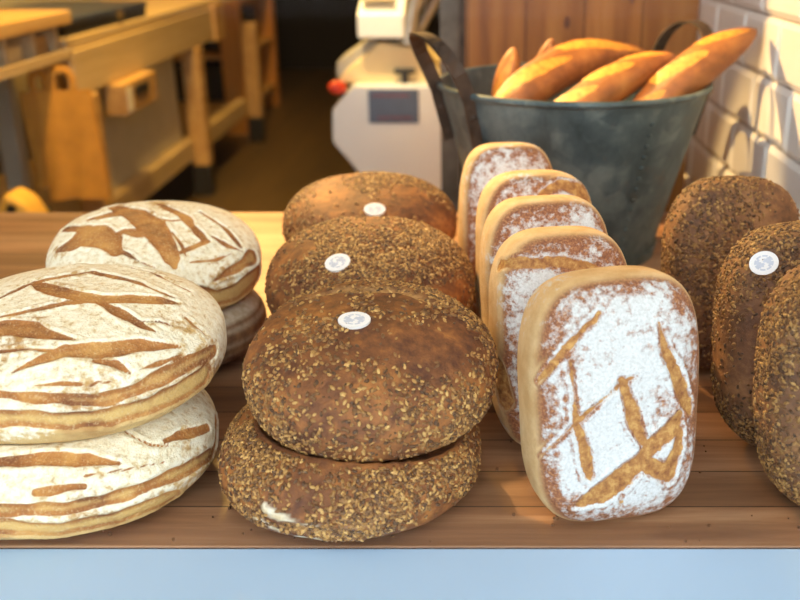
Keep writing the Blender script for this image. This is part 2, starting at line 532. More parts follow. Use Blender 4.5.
def paper_label(loaf, V, F, centre, rx, ry, ang, lift=0.0022):
    """oval paper label moulded onto the crust: white rim, grey blue print with pale strokes"""
    bvh = BVHTree.FromPolygons([tuple(p) for p in V], F)
    c, n, _, _ = bvh.find_nearest(Vector(centre))
    # smooth the local normal
    n = Vector(n)
    up = Vector((0, 1, 0)) if abs(n.y) < 0.9 else Vector((1, 0, 0))
    tx = up.cross(n).normalized(); ty = n.cross(tx)
    ca, sa = math.cos(ang), math.sin(ang)
    ax = tx*ca + ty*sa; ay = ty*ca - tx*sa
    rings = [0.0, 0.18, 0.36, 0.52, 0.66, 0.84, 1.0]; nk = 40
    mb = MB(); vs = []; fs = []; mi = []
    for r in rings:
        for k in range(nk):
            q = 2*math.pi*k/nk
            p = c + ax*(rx*r*math.cos(q)) + ay*(ry*r*math.sin(q))
            hit, _, _, _ = bvh.ray_cast(p + n*0.02, -n, 0.05)
            h = (hit - p).dot(n) if hit is not None else 0.0
            h = max(-0.0012, min(0.0012, h))*0.6
            vs.append(p + n*(h+lift))
    m = len(rings)
    for i in range(m-1):
        for k in range(nk):
            k2 = (k+1) % nk
            fs.append((i*nk+k, i*nk+k2, (i+1)*nk+k2, (i+1)*nk+k))
            ink = (i == 3 and k % 5 != 0) or (i in (0, 1, 2) and (k + 3*i) % 20 < 12 and not (i == 1 and 8 < k < 14))
            mi.append(1 if ink else 0)
    # paper thickness
    b = len(vs)
    for k in range(nk): vs.append(vs[(m-1)*nk+k] - n*0.003)
    for k in range(nk):
        k2 = (k+1) % nk
        fs.append(((m-1)*nk+k, (m-1)*nk+k2, b+k2, b+k)); mi.append(0)
    mb.v = [tuple(p) for p in vs]; mb.f = [list(f) for f in fs]; mb.mi = mi
    o = mb.build('paper_label', [M_PAPER, M_INK], loaf, smooth=True)
    o['label'] = 'white oval paper label with grey blue print'
    return o

TOPS = {}
def press(V, loc, rot, key, gap=0.0012):
    """the loaf lying on top pushes this one's crown flat where the two touch"""
    if key not in TOPS: return V
    o, TV, TF = TOPS[key]
    Mt = Matrix.Translation(o.location) @ o.rotation_euler.to_matrix().to_4x4()
    A = np.array(Mt)
    bvh = BVHTree.FromPolygons([tuple(p) for p in TV @ A[:3, :3].T + A[:3, 3]], TF)
    Rm = np.array(Euler(rot).to_matrix()); L = np.array(loc, float)
    W = V @ Rm.T + L
    zl = W[:, 2].min()
    for i in np.nonzero(W[:, 2] > zl + 0.4*(W[:, 2].max()-zl))[0]:
        h, _, _, _ = bvh.ray_cast(Vector((W[i, 0], W[i, 1], zl-0.05)), Vector((0, 0, 1)))
        if h is not None and h.z - gap < W[i, 2]: W[i, 2] = h.z - gap
    return (W - L) @ Rm

def settle(o, z=SHELF+0.0006):
    """drop a loaf so that its lowest point touches height z"""
    bpy.context.view_layer.update()
    M = o.matrix_world
    co = np.empty(len(o.data.vertices)*3); o.data.vertices.foreach_get('co', co)
    co = co.reshape(-1, 3)
    low = (co @ np.array(M.to_3x3()).T)[:, 2].min() + M.translation.z
    o.location.z += z - low

# ------------------------------------------------------------------ the setting
def struct(name, mb, mat, **kw):
    o = mb.build(name, mat, **kw); o['kind'] = 'structure'
    return o

XL, XR, YB, ZC = -2.6, 0.48, 9.0, 2.9
struct('floor', MB().box((XL, -0.02, -0.05), (XR+0.1, YB, 0.0)), M_FLOORM)
struct('ceiling', MB().box((XL-0.1, -0.02, ZC), (XR+0.1, YB+0.1, ZC+0.1)), M_CEIL)
struct('wall_left', MB().box((XL-0.1, -0.02, -0.05), (XL, YB, ZC)), M_PLASTER)
struct('wall_back', MB().box((XL-0.1, YB, -0.05), (XR+0.1, YB+0.1, ZC)), M_DARKWALL)
# the right wall: grout bed with one bevelled tile after another in running bond
wall = struct('wall_right', MB().box((XR, -0.10, -0.05), (XR+0.1, YB, ZC)), M_GROUT)
tiles = MB()
ROW, LEN, G = 0.0935, 0.19, 0.0035
for r in range(-5, 18):
    z0 = 0.896 + r*ROW; z1 = z0 + ROW - G
    y = (0.706 if r % 2 else 0.790) - 8*LEN
    while y < 2.2:
        y0 = y; y1 = y + LEN - G; y += LEN
        if y1 < -0.05 or y0 > 1.9: continue
        y0 = max(y0, -0.05)
        e = 0.009; x0 = XR; x1 = XR - 0.007
        vs = [(x0, y0, z0), (x0, y1, z0), (x0, y1, z1), (x0, y0, z1),
              (x0-0.002, y0, z0), (x0-0.002, y1, z0), (x0-0.002, y1, z1), (x0-0.002, y0, z1),
              (x1, y0+e, z0+e), (x1, y1-e, z0+e), (x1, y1-e, z1-e), (x1, y0+e, z1-e)]
        fs = [(8, 11, 10, 9)]
        for i in range(4):
            j = (i+1) % 4
            fs += [(i, j, j+4, i+4), (i+4, j+4, j+8, i+8)]
        tiles.add(vs, [tuple(reversed(f)) for f in fs])
tl = tiles.build('tiling', M_TILE, wall); 
# facade round the shop window
struct('wall_front', MB().box((XL-0.3, -0.12, -0.05), (-1.25, -0.02, ZC+0.3)).box((XR, -0.12, -0.05), (1.6, -0.02, ZC+0.3))
       .box((-1.5, -0.12, 2.35), (XR, -0.02, ZC+0.3)).box((-1.5, -0.10, -0.05), (XR, -0.02, 0.70)), M_FACADE)
struct('trim_1', MB().box((-1.5, -0.26, 0.70), (XR+0.25, -0.001, 0.7985)), M_SILL)
win = struct('window_1', MB().box((-1.249, -0.116, 0.7990), (XR+0.0, -0.110, 2.35)), M_GLASS)
tag(win, 'clear shop window glass standing on the pale sill')
struct('ground', MB().box((-14, -16, -0.12), (14, -0.12, -0.05)), M_PAVE)

# ------------------------------------------------------------------ display shelf
shelf = MB().box((-1.49, 0.0, SHELF-0.045), (XR-0.008, 1.053, SHELF)).build('display_shelf', M_SHELF, bevel=0.003)
tag(shelf, 'long brown butcher block display shelf carrying all the loaves', 'shelf')
for x in (-1.2, -0.35, 0.38):
    for y in (0.06, 0.94):
        MB().box((x-0.03, y, 0.0), (x+0.03, y+0.06, SHELF-0.045)).build('leg', M_BIRCH, shelf)

# ------------------------------------------------------------------ loaves
CUTS = {}
LABELS = {}
BARE = {}
#CUTS_BEGIN
# strokes on each crust in its own space, millimetres: x, y, z, half width
CUTS['fl_top'] = [[(72,-43,94,1.2),(80,-41,92,1.3),(88,-39,91,1.3),(95,-36,89,1.4),(103,-32,86,1.4),(111,-31,83,1.3),(119,-28,79,1.1),(126,-25,74,1.0)],[(-16,-89,88,1.2),(-7,-88,88,1.3),(1,-87,89,1.5),(9,-86,89,1.7),(19,-87,88,1.5),(28,-87,88,1.3),(37,-88,87,1.1)],[(119,-13,80,1.0),(128,-17,73,1.3),(136,-17,65,1.5),(140,-19,57,1.3),(142,-18,47,1.2)],[(10,-117,69,0.8),(18,-116,70,0.9),(26,-114,70,1.0),(34,-113,70,1.0),(42,-111,70,1.1),(51,-110,69,1.0),(60,-109,67,0.8),(69,-107,65,0.7)],[(-51,-10,100,3.3),(-46,-2,100,3.5),(-42,5,101,3.7),(-38,14,101,4.0),(-33,22,101,4.2),(-26,26,101,4.2),(-18,29,101,4.2),(-11,33,101,4.2),(-4,38,100,4.2),(3,43,100,4.2),(10,49,99,4.2),(22,43,99,4.2),(34,39,99,4.1),(46,34,98,4.1),(57,31,97,4.1),(67,25,97,3.5),(77,20,95,3.0),(86,16,94,2.5),(95,13,91,2.0),(103,12,88,1.5)],[(-27,64,96,1.7),(-20,70,95,2.0),(-13,79,93,2.2)],[(27,79,92,2.6),(40,72,92,2.5),(51,68,92,2.5),(62,65,91,2.5),(76,53,91,2.3),(88,45,90,2.0),(99,39,87,1.8),(109,36,83,1.6)],[(-32,20,101,5.0),(-17,10,101,7.4),(-2,1,101,9.7),(10,-4,101,9.2),(21,-8,101,8.8),(32,-12,101,8.3),(43,-15,100,7.7),(52,-13,99,8.1),(60,-11,98,8.4),(69,-8,97,8.9),(77,-6,96,8.2),(85,-3,94,7.8),(93,0,92,7.3),(101,2,90,4.4),(108,5,87,1.5)],[(43,-17,100,4.6),(54,-24,99,5.2),(64,-30,97,5.9),(73,-35,95,6.4),(84,-40,92,4.5),(93,-44,88,2.7),(103,-46,84,1.1)],[(-35,-44,98,2.3),(-27,-41,98,2.6),(-19,-39,99,3.0),(-12,-36,100,3.3),(-4,-33,100,3.6),(3,-30,101,4.0),(10,-27,101,4.4),(17,-23,101,4.7),(26,-21,101,4.2),(35,-18,100,3.6),(44,-15,100,3.1)],[(-28,-60,95,11.3),(-18,-61,96,11.0),(-9,-62,96,10.8),(0,-63,96,10.6),(13,-68,95,7.5),(25,-71,93,4.8),(36,-73,92,2.9),(46,-74,91,1.1)],[(-1,-108,77,1.0),(6,-104,80,2.1),(14,-100,82,3.1),(21,-96,84,4.2),(30,-92,86,5.8),(39,-86,87,7.5),(48,-85,87,7.7),(57,-82,86,8.0),(66,-80,85,8.3),(74,-77,84,8.0),(81,-73,83,7.7),(88,-69,82,7.4),(95,-65,81,7.2),(104,-61,78,5.7),(113,-56,75,4.1),(124,-47,69,1.1)],[(65,-91,80,2.0),(73,-90,78,2.4),(81,-89,76,2.9),(88,-90,71,1.9),(94,-90,66,0.9)],[(99,-84,67,0.9),(106,-78,67,1.9),(112,-71,66,2.9),(119,-63,65,2.5),(126,-53,64,2.1)],[(53,-109,69,0.9),(62,-107,68,1.0),(71,-104,67,1.0),(79,-101,65,1.1),(86,-97,64,0.8),(93,-93,63,0.5)],[(-32,-117,67,3.2),(-23,-119,67,3.1),(-14,-120,66,3.0),(-6,-120,65,3.0),(2,-121,65,3.3),(9,-121,64,3.7),(16,-121,63,4.0),(24,-121,62,4.3),(31,-120,61,4.7),(38,-119,60,4.8),(45,-118,59,4.9),(52,-117,57,5.1),(59,-115,56,5.2),(65,-113,54,5.3),(72,-111,53,5.5),(78,-108,53,5.8),(85,-104,54,6.0),(91,-100,54,6.2),(97,-96,54,6.5),(104,-90,55,6.8),(110,-83,56,7.3),(116,-76,56,7.8),(121,-68,56,7.8),(126,-60,56,7.7),(131,-51,55,7.7),(135,-41,53,7.1),(139,-30,51,6.5),(143,-15,48,6.2)],[(-34,-125,47,8.2),(-25,-126,47,8.3),(-16,-127,47,8.4),(-7,-127,46,8.5),(1,-127,46,8.4),(9,-127,45,8.4),(17,-126,44,8.2),(25,-125,43,8.2),(33,-124,41,8.1),(40,-123,40,8.0),(48,-121,39,8.1),(55,-119,39,8.3),(63,-116,38,8.4),(70,-113,37,8.6),(77,-110,35,8.8),(84,-106,36,8.8),(91,-102,36,8.9),(98,-97,36,9.0),(105,-92,35,9.2),(112,-85,36,9.4),(118,-78,35,9.9),(124,-68,34,10.7),(129,-59,34,10.8),(133,-49,34,11.0),(137,-37,33,11.4)]]
CUTS['fl_bottom'] = [[(69,-62,86,1.5),(79,-67,83,1.3),(88,-70,80,1.4),(96,-71,75,1.5),(105,-67,71,1.4),(113,-62,67,1.2),(122,-54,62,1.1)],[(50,-108,69,0.9),(59,-105,69,1.1),(67,-102,68,1.2),(76,-98,67,1.4),(83,-95,66,1.3),(89,-91,65,1.2),(96,-87,64,1.2),(102,-82,62,1.1),(108,-77,60,1.0)],[(-37,-102,79,4.4),(-29,-102,80,4.9),(-21,-101,81,5.4),(-12,-101,82,5.9),(-4,-101,82,6.4),(4,-100,82,6.8),(12,-99,82,7.3),(19,-99,81,7.2),(26,-99,81,7.2),(34,-98,80,7.1),(41,-98,79,7.0),(48,-97,79,7.0),(57,-97,76,5.2),(66,-96,74,3.5),(75,-94,71,1.9)],[(12,-121,63,2.9),(22,-120,63,3.3),(31,-118,63,3.7),(41,-116,63,2.8),(50,-114,62,1.9)],[(107,-61,73,3.2),(115,-51,71,4.5),(124,-39,67,5.9),(129,-29,63,5.2),(135,-15,58,4.8)],[(-34,-124,52,6.5),(-25,-125,51,6.4),(-17,-126,50,6.4),(-9,-127,50,6.3),(-1,-127,50,6.2),(7,-127,49,6.1),(15,-126,49,6.0),(23,-125,48,6.0),(31,-124,47,5.9),(38,-122,47,5.9),(46,-120,48,5.9),(53,-118,48,5.9),(61,-115,47,5.9),(68,-112,47,5.9),(76,-108,47,6.0),(82,-104,47,5.9),(88,-100,48,6.0),(95,-96,48,6.1),(101,-91,48,6.3),(107,-85,47,6.5),(113,-78,46,6.8),(118,-70,44,7.3),(125,-59,43,7.0),(131,-45,40,7.0),(136,-25,34,6.4)],[(-37,-125,34,8.3),(-28,-126,33,8.3),(-20,-126,32,8.2),(-12,-127,32,8.2),(-4,-127,31,8.2),(4,-127,30,8.1),(12,-126,29,8.2),(20,-125,27,8.5),(27,-124,25,9.0),(35,-122,26,8.3),(43,-120,26,8.2),(50,-118,26,8.1),(58,-115,26,8.6),(65,-112,25,8.6),(73,-108,24,8.8),(79,-105,25,8.9),(86,-101,25,9.1),(92,-96,25,9.5),(98,-91,24,9.9),(104,-84,23,10.8),(109,-75,20,10.9)],[(136,17,50,4.9),(138,2,46,5.7),(138,-6,39,6.5),(137,-20,31,4.8)]]
CUTS['bl_top'] = [[(26,-44,96,1.8),(39,-68,90,2.4),(45,-87,82,1.4)],[(-28,-78,88,1.6),(-16,-88,85,1.6),(-5,-96,81,1.6),(9,-102,78,1.4),(23,-106,73,1.2)],[(49,-91,78,1.3),(63,-85,77,1.5),(76,-78,75,1.7),(87,-67,75,1.6),(98,-53,74,1.6)],[(-60,59,87,6.5),(-39,25,96,10.5),(-23,10,98,14.6),(-11,-9,99,16.4),(-1,-25,98,18.2),(9,-45,96,15.7),(17,-62,93,13.4),(24,-77,89,11.2),(30,-90,83,9.5),(33,-99,76,3.8)],[(-73,8,91,6.3),(-59,8,94,9.4),(-46,12,96,12.5),(-26,11,98,10.4)],[(-103,-45,74,4.1),(-92,-47,80,9.1),(-83,-46,84,13.9),(-67,-37,90,22.3),(-55,-48,91,18.8),(-44,-57,91,16.0),(-33,-79,87,7.9)],[(-105,9,78,6.4),(-90,-8,85,7.3),(-76,-17,90,8.2)],[(-45,-50,92,3.7),(-36,-46,94,4.6),(-27,-41,96,5.6),(-10,-45,96,11.1)],[(2,46,96,4.3),(14,28,97,4.9),(26,13,98,5.5),(37,-1,97,6.2),(46,-22,96,6.0),(55,-38,93,5.4),(64,-51,89,5.0)],[(53,21,95,2.1),(64,7,94,2.7),(74,-5,92,3.4),(84,-13,88,4.0),(94,-27,82,3.7),(103,-37,75,3.6)],[(71,-40,89,1.8),(80,-45,85,2.5),(89,-49,80,3.3),(106,-44,70,1.7)],[(38,-81,86,2.8),(53,-66,87,4.7),(67,-51,88,3.3)],[(-3,-7,99,3.1),(10,-11,98,3.1),(23,-15,98,3.0),(33,-11,98,2.5),(43,-6,97,2.0)],[(76,-95,57,2.5),(87,-85,59,4.0),(98,-73,60,5.7),(108,-57,61,7.3),(118,-34,60,10.0)],[(60,-107,51,5.0),(76,-100,35,9.6),(88,-89,34,11.1),(100,-76,32,13.3),(112,-59,35,14.0),(123,-30,32,12.2)]]
CUTS['w1'] = [[(-73,141,70,2.0),(-68,149,75,2.2),(-63,156,78,2.6),(-58,162,80,3.0),(-52,169,82,3.4),(-47,175,83,3.0),(-41,181,83,2.7),(-35,187,83,2.4),(-28,192,83,2.0),(-22,198,82,1.7)],[(-49,159,83,1.7),(-48,149,84,1.7),(-47,140,85,1.7),(-46,130,85,1.7),(-46,121,85,2.0),(-45,112,86,2.4),(-45,104,85,2.7),(-41,92,86,4.1),(-37,80,86,5.5),(-35,69,85,4.7),(-33,57,85,3.8),(-32,52,85,1.0)],[(-72,73,69,1.1),(-67,81,75,1.1),(-61,88,80,1.3),(-55,95,83,1.4),(-48,102,85,1.6),(-42,108,86,1.8),(-35,114,87,1.8),(-28,119,88,1.8),(-21,125,88,1.8),(-14,130,88,1.8),(-6,136,88,1.8),(1,139,88,1.4),(8,142,88,0.9)],[(-5,140,88,2.7),(-1,128,88,4.6),(3,117,88,6.6),(6,107,87,6.6),(8,98,87,6.7),(12,89,87,5.3),(16,81,86,3.8)],[(-43,27,79,3.1),(-33,32,82,7.2),(-23,37,84,11.1),(-14,43,85,11.4),(-5,49,86,11.8),(3,56,86,9.3),(13,64,86,6.8),(19,70,86,7.8),(26,77,86,8.8),(34,83,86,9.0),(43,89,85,9.2),(50,101,84,4.3)],[(22,59,86,8.0),(31,53,85,8.7),(40,47,84,9.7),(44,58,84,8.0),(49,69,83,6.5),(50,78,83,5.4),(51,87,83,4.3)],[(30,186,84,1.8),(32,177,85,2.8),(34,167,86,3.7),(37,157,86,4.7),(41,148,86,5.5),(45,138,86,6.3),(50,129,85,7.2),(54,119,83,6.6),(59,108,81,5.9),(62,101,80,2.5)],[(-4,34,83,2.1),(-3,23,80,1.7),(-2,11,74,1.5)]]
CUTS['w2'] = [[(-63,193,50,6.3),(-57,197,65,5.4),(-48,198,70,5.9),(-39,198,74,5.8),(-30,198,75,5.8),(-20,198,76,5.9),(-10,197,77,5.9),(1,194,78,5.6),(12,192,79,5.3),(24,189,79,5.0)],[(-71,105,23,9.9),(-71,97,42,12.2),(-70,88,56,14.4),(-69,79,62,13.3),(-67,70,66,11.7),(-65,60,68,11.2)]]
CUTS['w3'] = [[(-36,183,80,2.1),(-23,188,81,3.2),(-10,192,81,4.3),(1,195,80,4.3),(12,197,79,4.3),(23,199,79,4.4)]]
CUTS['w4'] = [[(-2,213,76,3.6),(10,219,74,5.4),(23,224,71,7.5),(34,220,71,8.4),(47,216,69,10.2),(55,207,69,10.9)]]
CUTS['mf_bottom'] = [[(-37,-118,30,4.3),(-27,-120,29,4.7),(-17,-120,28,4.9),(-7,-121,25,5.6),(2,-121,26,5.3),(10,-120,26,5.0),(19,-120,25,4.7),(27,-118,24,4.4)]]
CUTS['mf_bottom_flour'] = [[(-55,-113,43,4.3),(-45,-116,38,4.3),(-34,-119,37,2.8),(-23,-120,35,1.5),(-13,-121,34,1.5),(-3,-121,33,1.5),(6,-121,32,1.5),(15,-121,32,1.4),(23,-120,32,1.2),(31,-118,32,1.1),(39,-116,31,1.0)],[(-69,-106,29,2.2),(-60,-111,28,2.1),(-51,-114,25,2.3),(-43,-115,22,2.7)],[(-27,-114,16,2.8),(-18,-116,17,2.6),(-10,-117,17,2.5),(-3,-116,17,2.4),(5,-115,16,2.3)]]
CUTS['mf_top'] = [[(-77,35,78,3.1),(-67,36,82,4.7),(-58,39,84,6.3),(-49,42,86,7.8),(-40,47,87,9.4),(-30,46,88,9.4),(-21,47,89,9.3),(-11,49,89,9.3),(-2,52,88,9.3),(7,55,87,9.4),(16,58,86,9.4),(28,51,88,7.7),(38,44,89,6.1),(49,40,88,4.6)]]
LABELS.update({'mf_top': (-11, -12, 95), 'mm_top': (-36, -44, 98), 'mb_top': (14, -59, 86), 'd2': (-57, 198, 75)})
BARE = {'mf_top': [(-41, 14, 92, 24), (21, 34, 91, 30), (16, -28, 95, 32), (62, -32, 87, 35), (79, -1, 84, 27)], 'mm_top': [(-80, -1, 91, 21)], 'mb_top': [(-35, -43, 85, 47), (47, -33, 88, 42), (102, -38, 67, 31)], 'mf_bottom': [(-95, -9, 72, 16)]}
#CUTS_END

def sourdough(key, label, loc, rot, rx, ry, h, seed, group, hero=True, dark=False):
    na, nphi = (150, 300) if hero else (50, 100)
    V, F = loaf_grid(rx, ry, h, 0.42, 2.12, 2.35, 3.6, na, nphi, seed, 0.0022)
    V, sc = apply_cuts(V, F, CUTS.get(key), 0.0022, 0.0016)
    V = press(V, loc, rot, key)
    z = V[:, 2]/h
    fl = 0.06 + 0.78*sstep(z, 0.05, 0.45) + 0.10*sines(seed+5, 12, 60.0)(V)
    fl = fl - 0.34*np.clip(apply_cuts.halo, 0, 1)
    fl = np.where(z < 0.05, 0.05, fl)
    if dark:
        fl = np.where(z > 0.68, 0.75*fl, 0.55*np.exp(-((z*6.0) % 1.0 - 0.5)**2/0.010))
    o = loaf_object('sourdough_loaf', V, F, M_RYE2 if dark else M_SOUR, {'score': sc, 'core': apply_cuts.core, 'flour': np.clip(fl, 0, 1)})
    o.location = loc; o.rotation_euler = rot
    tag(o, label, 'bread', group)
    return o, V, F

def seeded(key, label, loc, rot, rx, ry, h, seed, group, count, mat, hero=True, lab=(0.016, 0.011, 0.0)):
    na, nphi = (90, 180) if hero else (40, 80)
    V, F = loaf_grid(rx, ry, h, 0.40, 2.1, 2.2, 3.4, na, nphi, seed, 0.003)
    V, sc = apply_cuts(V, F, CUTS.get(key), 0.002, 0.002)
    V = press(V, loc, rot, key, 0.0068)
    fl = np.zeros(len(V))
    if CUTS.get(key+'_flour'):
        b = np.full(len(V), -1.0)
        for c in CUTS[key+'_flour']: b = np.maximum(b, polydist(V, np.array(c, float)/1000))
        fl = sstep(b, -0.001, 0.001)
    o = loaf_object('seeded_loaf', V, F, mat, {'score': sc*0.8, 'flour': fl})
    o.location = loc; o.rotation_euler = rot
    tag(o, label, 'bread', group)
    if count:
        rs = np.random.RandomState(seed)
        fn = sines(seed+3, 12, 45.0)
        bb = [np.array(x, float)/1000 for x in BARE.get(key, [])]
        def keep(P, n):
            k = np.clip(0.55 + 0.55*fn(P), 0.06, 1.2) * (n[:, 2] > -0.55)
            if key in TOPS:
                to, TV, TF = TOPS[key]
                A = np.array(Matrix.Translation(to.location) @ to.rotation_euler.to_matrix().to_4x4())
                bvh = BVHTree.FromPolygons([tuple(p) for p in TV @ A[:3, :3].T + A[:3, 3]], TF)
                W = P @ np.array(Euler(rot).to_matrix()).T + np.array(loc, float)
                near = np.array([bvh.find_nearest(Vector(w), 0.0095)[0] is not None for w in W])
                k = np.where(near, 0.0, k)
            for c in bb:
                d = np.linalg.norm((P-c[:3]), axis=1)
                k = k*(0.06 + 0.94*sstep(d, c[3]*0.7, c[3]*1.25))
            if CUTS.get(key+'_flour'):
                for c in CUTS[key+'_flour']:
                    k = k*(polydist(P, np.array(c, float)/1000) < 0)
            return k + 1e-9
        seed_mesh('seed_coating', M_SEEDS, o, V, F, count, rs, keep)
    labelat = LABELS.get(key)
    if labelat: paper_label(o, V, F, [c/1000 for c in labelat], *lab)
    return o, V, F

def tin(key, label, x, y, rot, w, hgt, th, seed, group, flour=0.62, hero=True):
    na, nphi = (150, 330) if hero else (110, 220)
    V, F = loaf_grid(w/2, hgt/2, th, 0.5, 3.6, 3.3, 4.2, na, nphi, seed, 0.0022)
    V[:, 1] += hgt/2
    V, sc = apply_cuts(V, F, CUTS.get(key), 0.0012, 0.0012)
    nn = normals_of(V, F)
    face = sstep(nn[:, 2], 0.45, 0.80)*(0.60 + 0.40*sstep(nn[:, 2], 0.86, 0.995))
    fl = face*(flour + 0.16*sines(seed+4, 14, 55.0)(V)) - (1-face)*0.05 + 0.26*(1-face)*sines(seed+9, 14, 60.0)(V)
    if CUTS.get(key+'_flour'):
        for c in CUTS[key+'_flour']:
            c = np.array(c, float)
            fl = fl + c[0, 4]*sstep(polydist(V, c[:, :4]/1000), -0.008, 0.008)*face if c.shape[1] > 4 else fl
    o = loaf_object('tin_loaf', V, F, M_TIN, {'score': sc, 'flour': np.clip(fl, -0.2, 1), 'side': 1-sstep(nn[:, 2], 0.30, 0.70)})
    o.location = (x, y, SHELF); o.rotation_euler = rot
    tag(o, label, 'bread', group)
    settle(o)
    return o, V, F

def seeded_tin(key, label, x, y, rot, w, hgt, th, seed, group, count, lab=(0.013, 0.010, 0.3)):
    V, F = loaf_grid(w/2, hgt/2, th, 0.5, 3.1, 3.0, 3.8, 90, 200, seed, 0.003)
    V[:, 1] += hgt/2
    o = loaf_object('seeded_tin_loaf', V, F, M_RYE2, {'score': np.zeros(len(V)), 'flour': np.zeros(len(V))})
    o.location = (x, y, SHELF); o.rotation_euler = rot
    tag(o, label, 'bread', group)
    rs = np.random.RandomState(seed); fn = sines(seed+3, 12, 45.0)
    def keep(P, n):
        return np.clip(0.6 + 0.5*fn(P), 0.08, 1.2)*(n[:, 2] > -0.6) + 1e-9
    seed_mesh('seed_coating', M_SEEDS2, o, V, F, count, rs, keep)
    labelat = LABELS.get(key)
    if labelat: paper_label(o, V, F, [c/1000 for c in labelat], *lab)
    settle(o, SHELF+0.0032)
    return o, V, F

LO = {}
gS = 'pale scored sourdough loaves stacked on the left'
LO['fl_top'] = sourdough('fl_top', 'big pale floured sourdough loaf on top of the front left stack',
                         (-0.374, 0.137, SHELF+0.088), (R(5), R(-1), R(-2)), 0.142, 0.128, 0.102, 12, gS)
TOPS['fl_bottom'] = LO['fl_top']
LO['fl_bottom'] = sourdough('fl_bottom', 'big pale floured sourdough loaf at the bottom of the front left stack',
                            (-0.380, 0.110, SHELF+0.003), (R(1.5), 0, R(4)), 0.137, 0.127, 0.100, 11, gS)
LO['bl_top'] = sourdough('bl_top', 'pale sourdough loaf with wide brown cuts on the rear left stack',
                         (-0.385, 0.425, SHELF+0.080), (R(6), R(3), R(10)), 0.126, 0.122, 0.098, 14, gS)
TOPS['bl_bottom'] = LO['bl_top']
LO['bl_bottom'] = sourdough('bl_bottom', 'brown loaf mostly hidden under the rear pale scored loaf',
                            (-0.375, 0.410, SHELF+0.003), (0, 0, R(20)), 0.122, 0.112, 0.088, 13, gS, hero=False, dark=True)

gR = 'round seeded brown loaves stacked in the middle'
LO['mf_top'] = seeded('mf_top', 'brown seeded round loaf with oval white label on top of the front middle stack',
                      (-0.090, 0.133, SHELF+0.080), (R(13), R(3), R(-8)), 0.117, 0.112, 0.094, 22, gR, 4600, M_RYE, lab=(0.0148, 0.0120, 0.1))
TOPS['mf_bottom'] = LO['mf_top']
LO['mf_bottom'] = seeded('mf_bottom', 'seeded round loaf with a pale floury split at the bottom of the front middle stack',
                         (-0.108, 0.105, SHELF+0.003), (R(1.5), 0, R(-4)), 0.124, 0.122, 0.090, 21, gR, 8200, M_RYE)
LO['mm_top'] = seeded('mm_top', 'seed covered round loaf with white label between the front and rear seeded loaves',
                      (-0.115, 0.385, SHELF+0.066), (R(13), 0, R(6)), 0.122, 0.114, 0.102, 24, gR, 7000, M_RYE, lab=(0.0145, 0.0135, 0.4))
TOPS['mm_bottom'] = LO['mm_top']
LO['mm_bottom'] = seeded('mm_bottom', 'seeded round loaf hidden under the middle labelled seeded loaf',
                         (-0.105, 0.380, SHELF+0.003), (0, 0, 0), 0.114, 0.112, 0.090, 23, gR, 0, M_RYE, hero=False)
LO['mb_top'] = seeded('mb_top', 'reddish brown seeded loaf with white label at the back of the middle column',
                      (-0.138, 0.630, SHELF+0.074), (R(12), 0, 0), 0.123, 0.112, 0.090, 26, gR, 3600, M_RYE, lab=(0.0145, 0.0125, 0.0))
TOPS['mb_bottom'] = LO['mb_top']
LO['mb_bottom'] = seeded('mb_bottom', 'seeded round loaf hidden under the rearmost labelled seeded loaf',
                         (-0.140, 0.630, SHELF+0.003), (0, 0, 0), 0.114, 0.110, 0.086, 25, gR, 0, M_RYE, hero=False)

gT = 'row of white floured tin loaves standing on end'
LO['w1'] = tin('w1', 'front white floured tin loaf standing on end with orange brown cracks', 0.121, 0.092, (R(81), 0, R(13)), 0.156, 0.224, 0.088, 31, gT, 0.78)
LO['w2'] = tin('w2', 'second white floured tin loaf from the front in the standing row', 0.090, 0.218, (R(82), 0, R(12)), 0.142, 0.224, 0.084, 32, gT, 0.62, hero=False)
LO['w3'] = tin('w3', 'third floured tin loaf, the middle one of the standing row', 0.082, 0.310, (R(83), 0, R(10)), 0.142, 0.230, 0.084, 33, gT, 0.66, hero=False)
LO['w4'] = tin('w4', 'fourth floured tin loaf from the front in the standing row', 0.078, 0.420, (R(84), 0, R(10)), 0.142, 0.236, 0.084, 34, gT, 0.60, hero=False)
LO['w5'] = tin('w5', 'rearmost floured tin loaf of the standing row against the metal bucket', 0.050, 0.535, (R(84), 0, R(10)), 0.126, 0.246, 0.084, 35, gT, 0.64, hero=False)

gD = 'dark seeded tin loaves standing on end by the tiled wall'
LO['d1'] = seeded_tin('d1', 'nearest dark seeded tin loaf, cut off by the right edge of the view', 0.346, 0.100, (R(82), 0, R(8)), 0.172, 0.233, 0.092, 41, gD, 6800)
LO['d2'] = seeded_tin('d2', 'dark seeded tin loaf with a white label standing by the tiled wall', 0.331, 0.215, (R(83), 0, R(8)), 0.172, 0.227, 0.092, 42, gD, 6000, lab=(0.0135, 0.0115, 0.3))
LO['d3'] = seeded_tin('d3', 'rearmost dark seeded tin loaf standing in front of the tiled wall', 0.312, 0.400, (R(83), 0, R(6)), 0.158, 0.226, 0.086, 43, gD, 3800)

# crumbs and loose seeds
rs = np.random.RandomState(5)
cr = MB()
for k in range(46):
    x = rs.uniform(-0.40, 0.36); y = rs.uniform(0.006, 0.05) if k < 30 else rs.uniform(0.03, 0.28)
    if k >= 30: x = rs.choice([0.035, 0.24, -0.225]) + rs.uniform(-0.015, 0.015)
    r = rs.uniform(0.0008, 0.0018)
    cr.sphere((x, y, SHELF+r*0.8), (r, r, r), 4)
tag(cr.build('crumbs', M_SEEDS if False else M_RYE2), 'loose crumbs and seeds on the front of the wooden shelf', 'crumbs', kind='stuff')

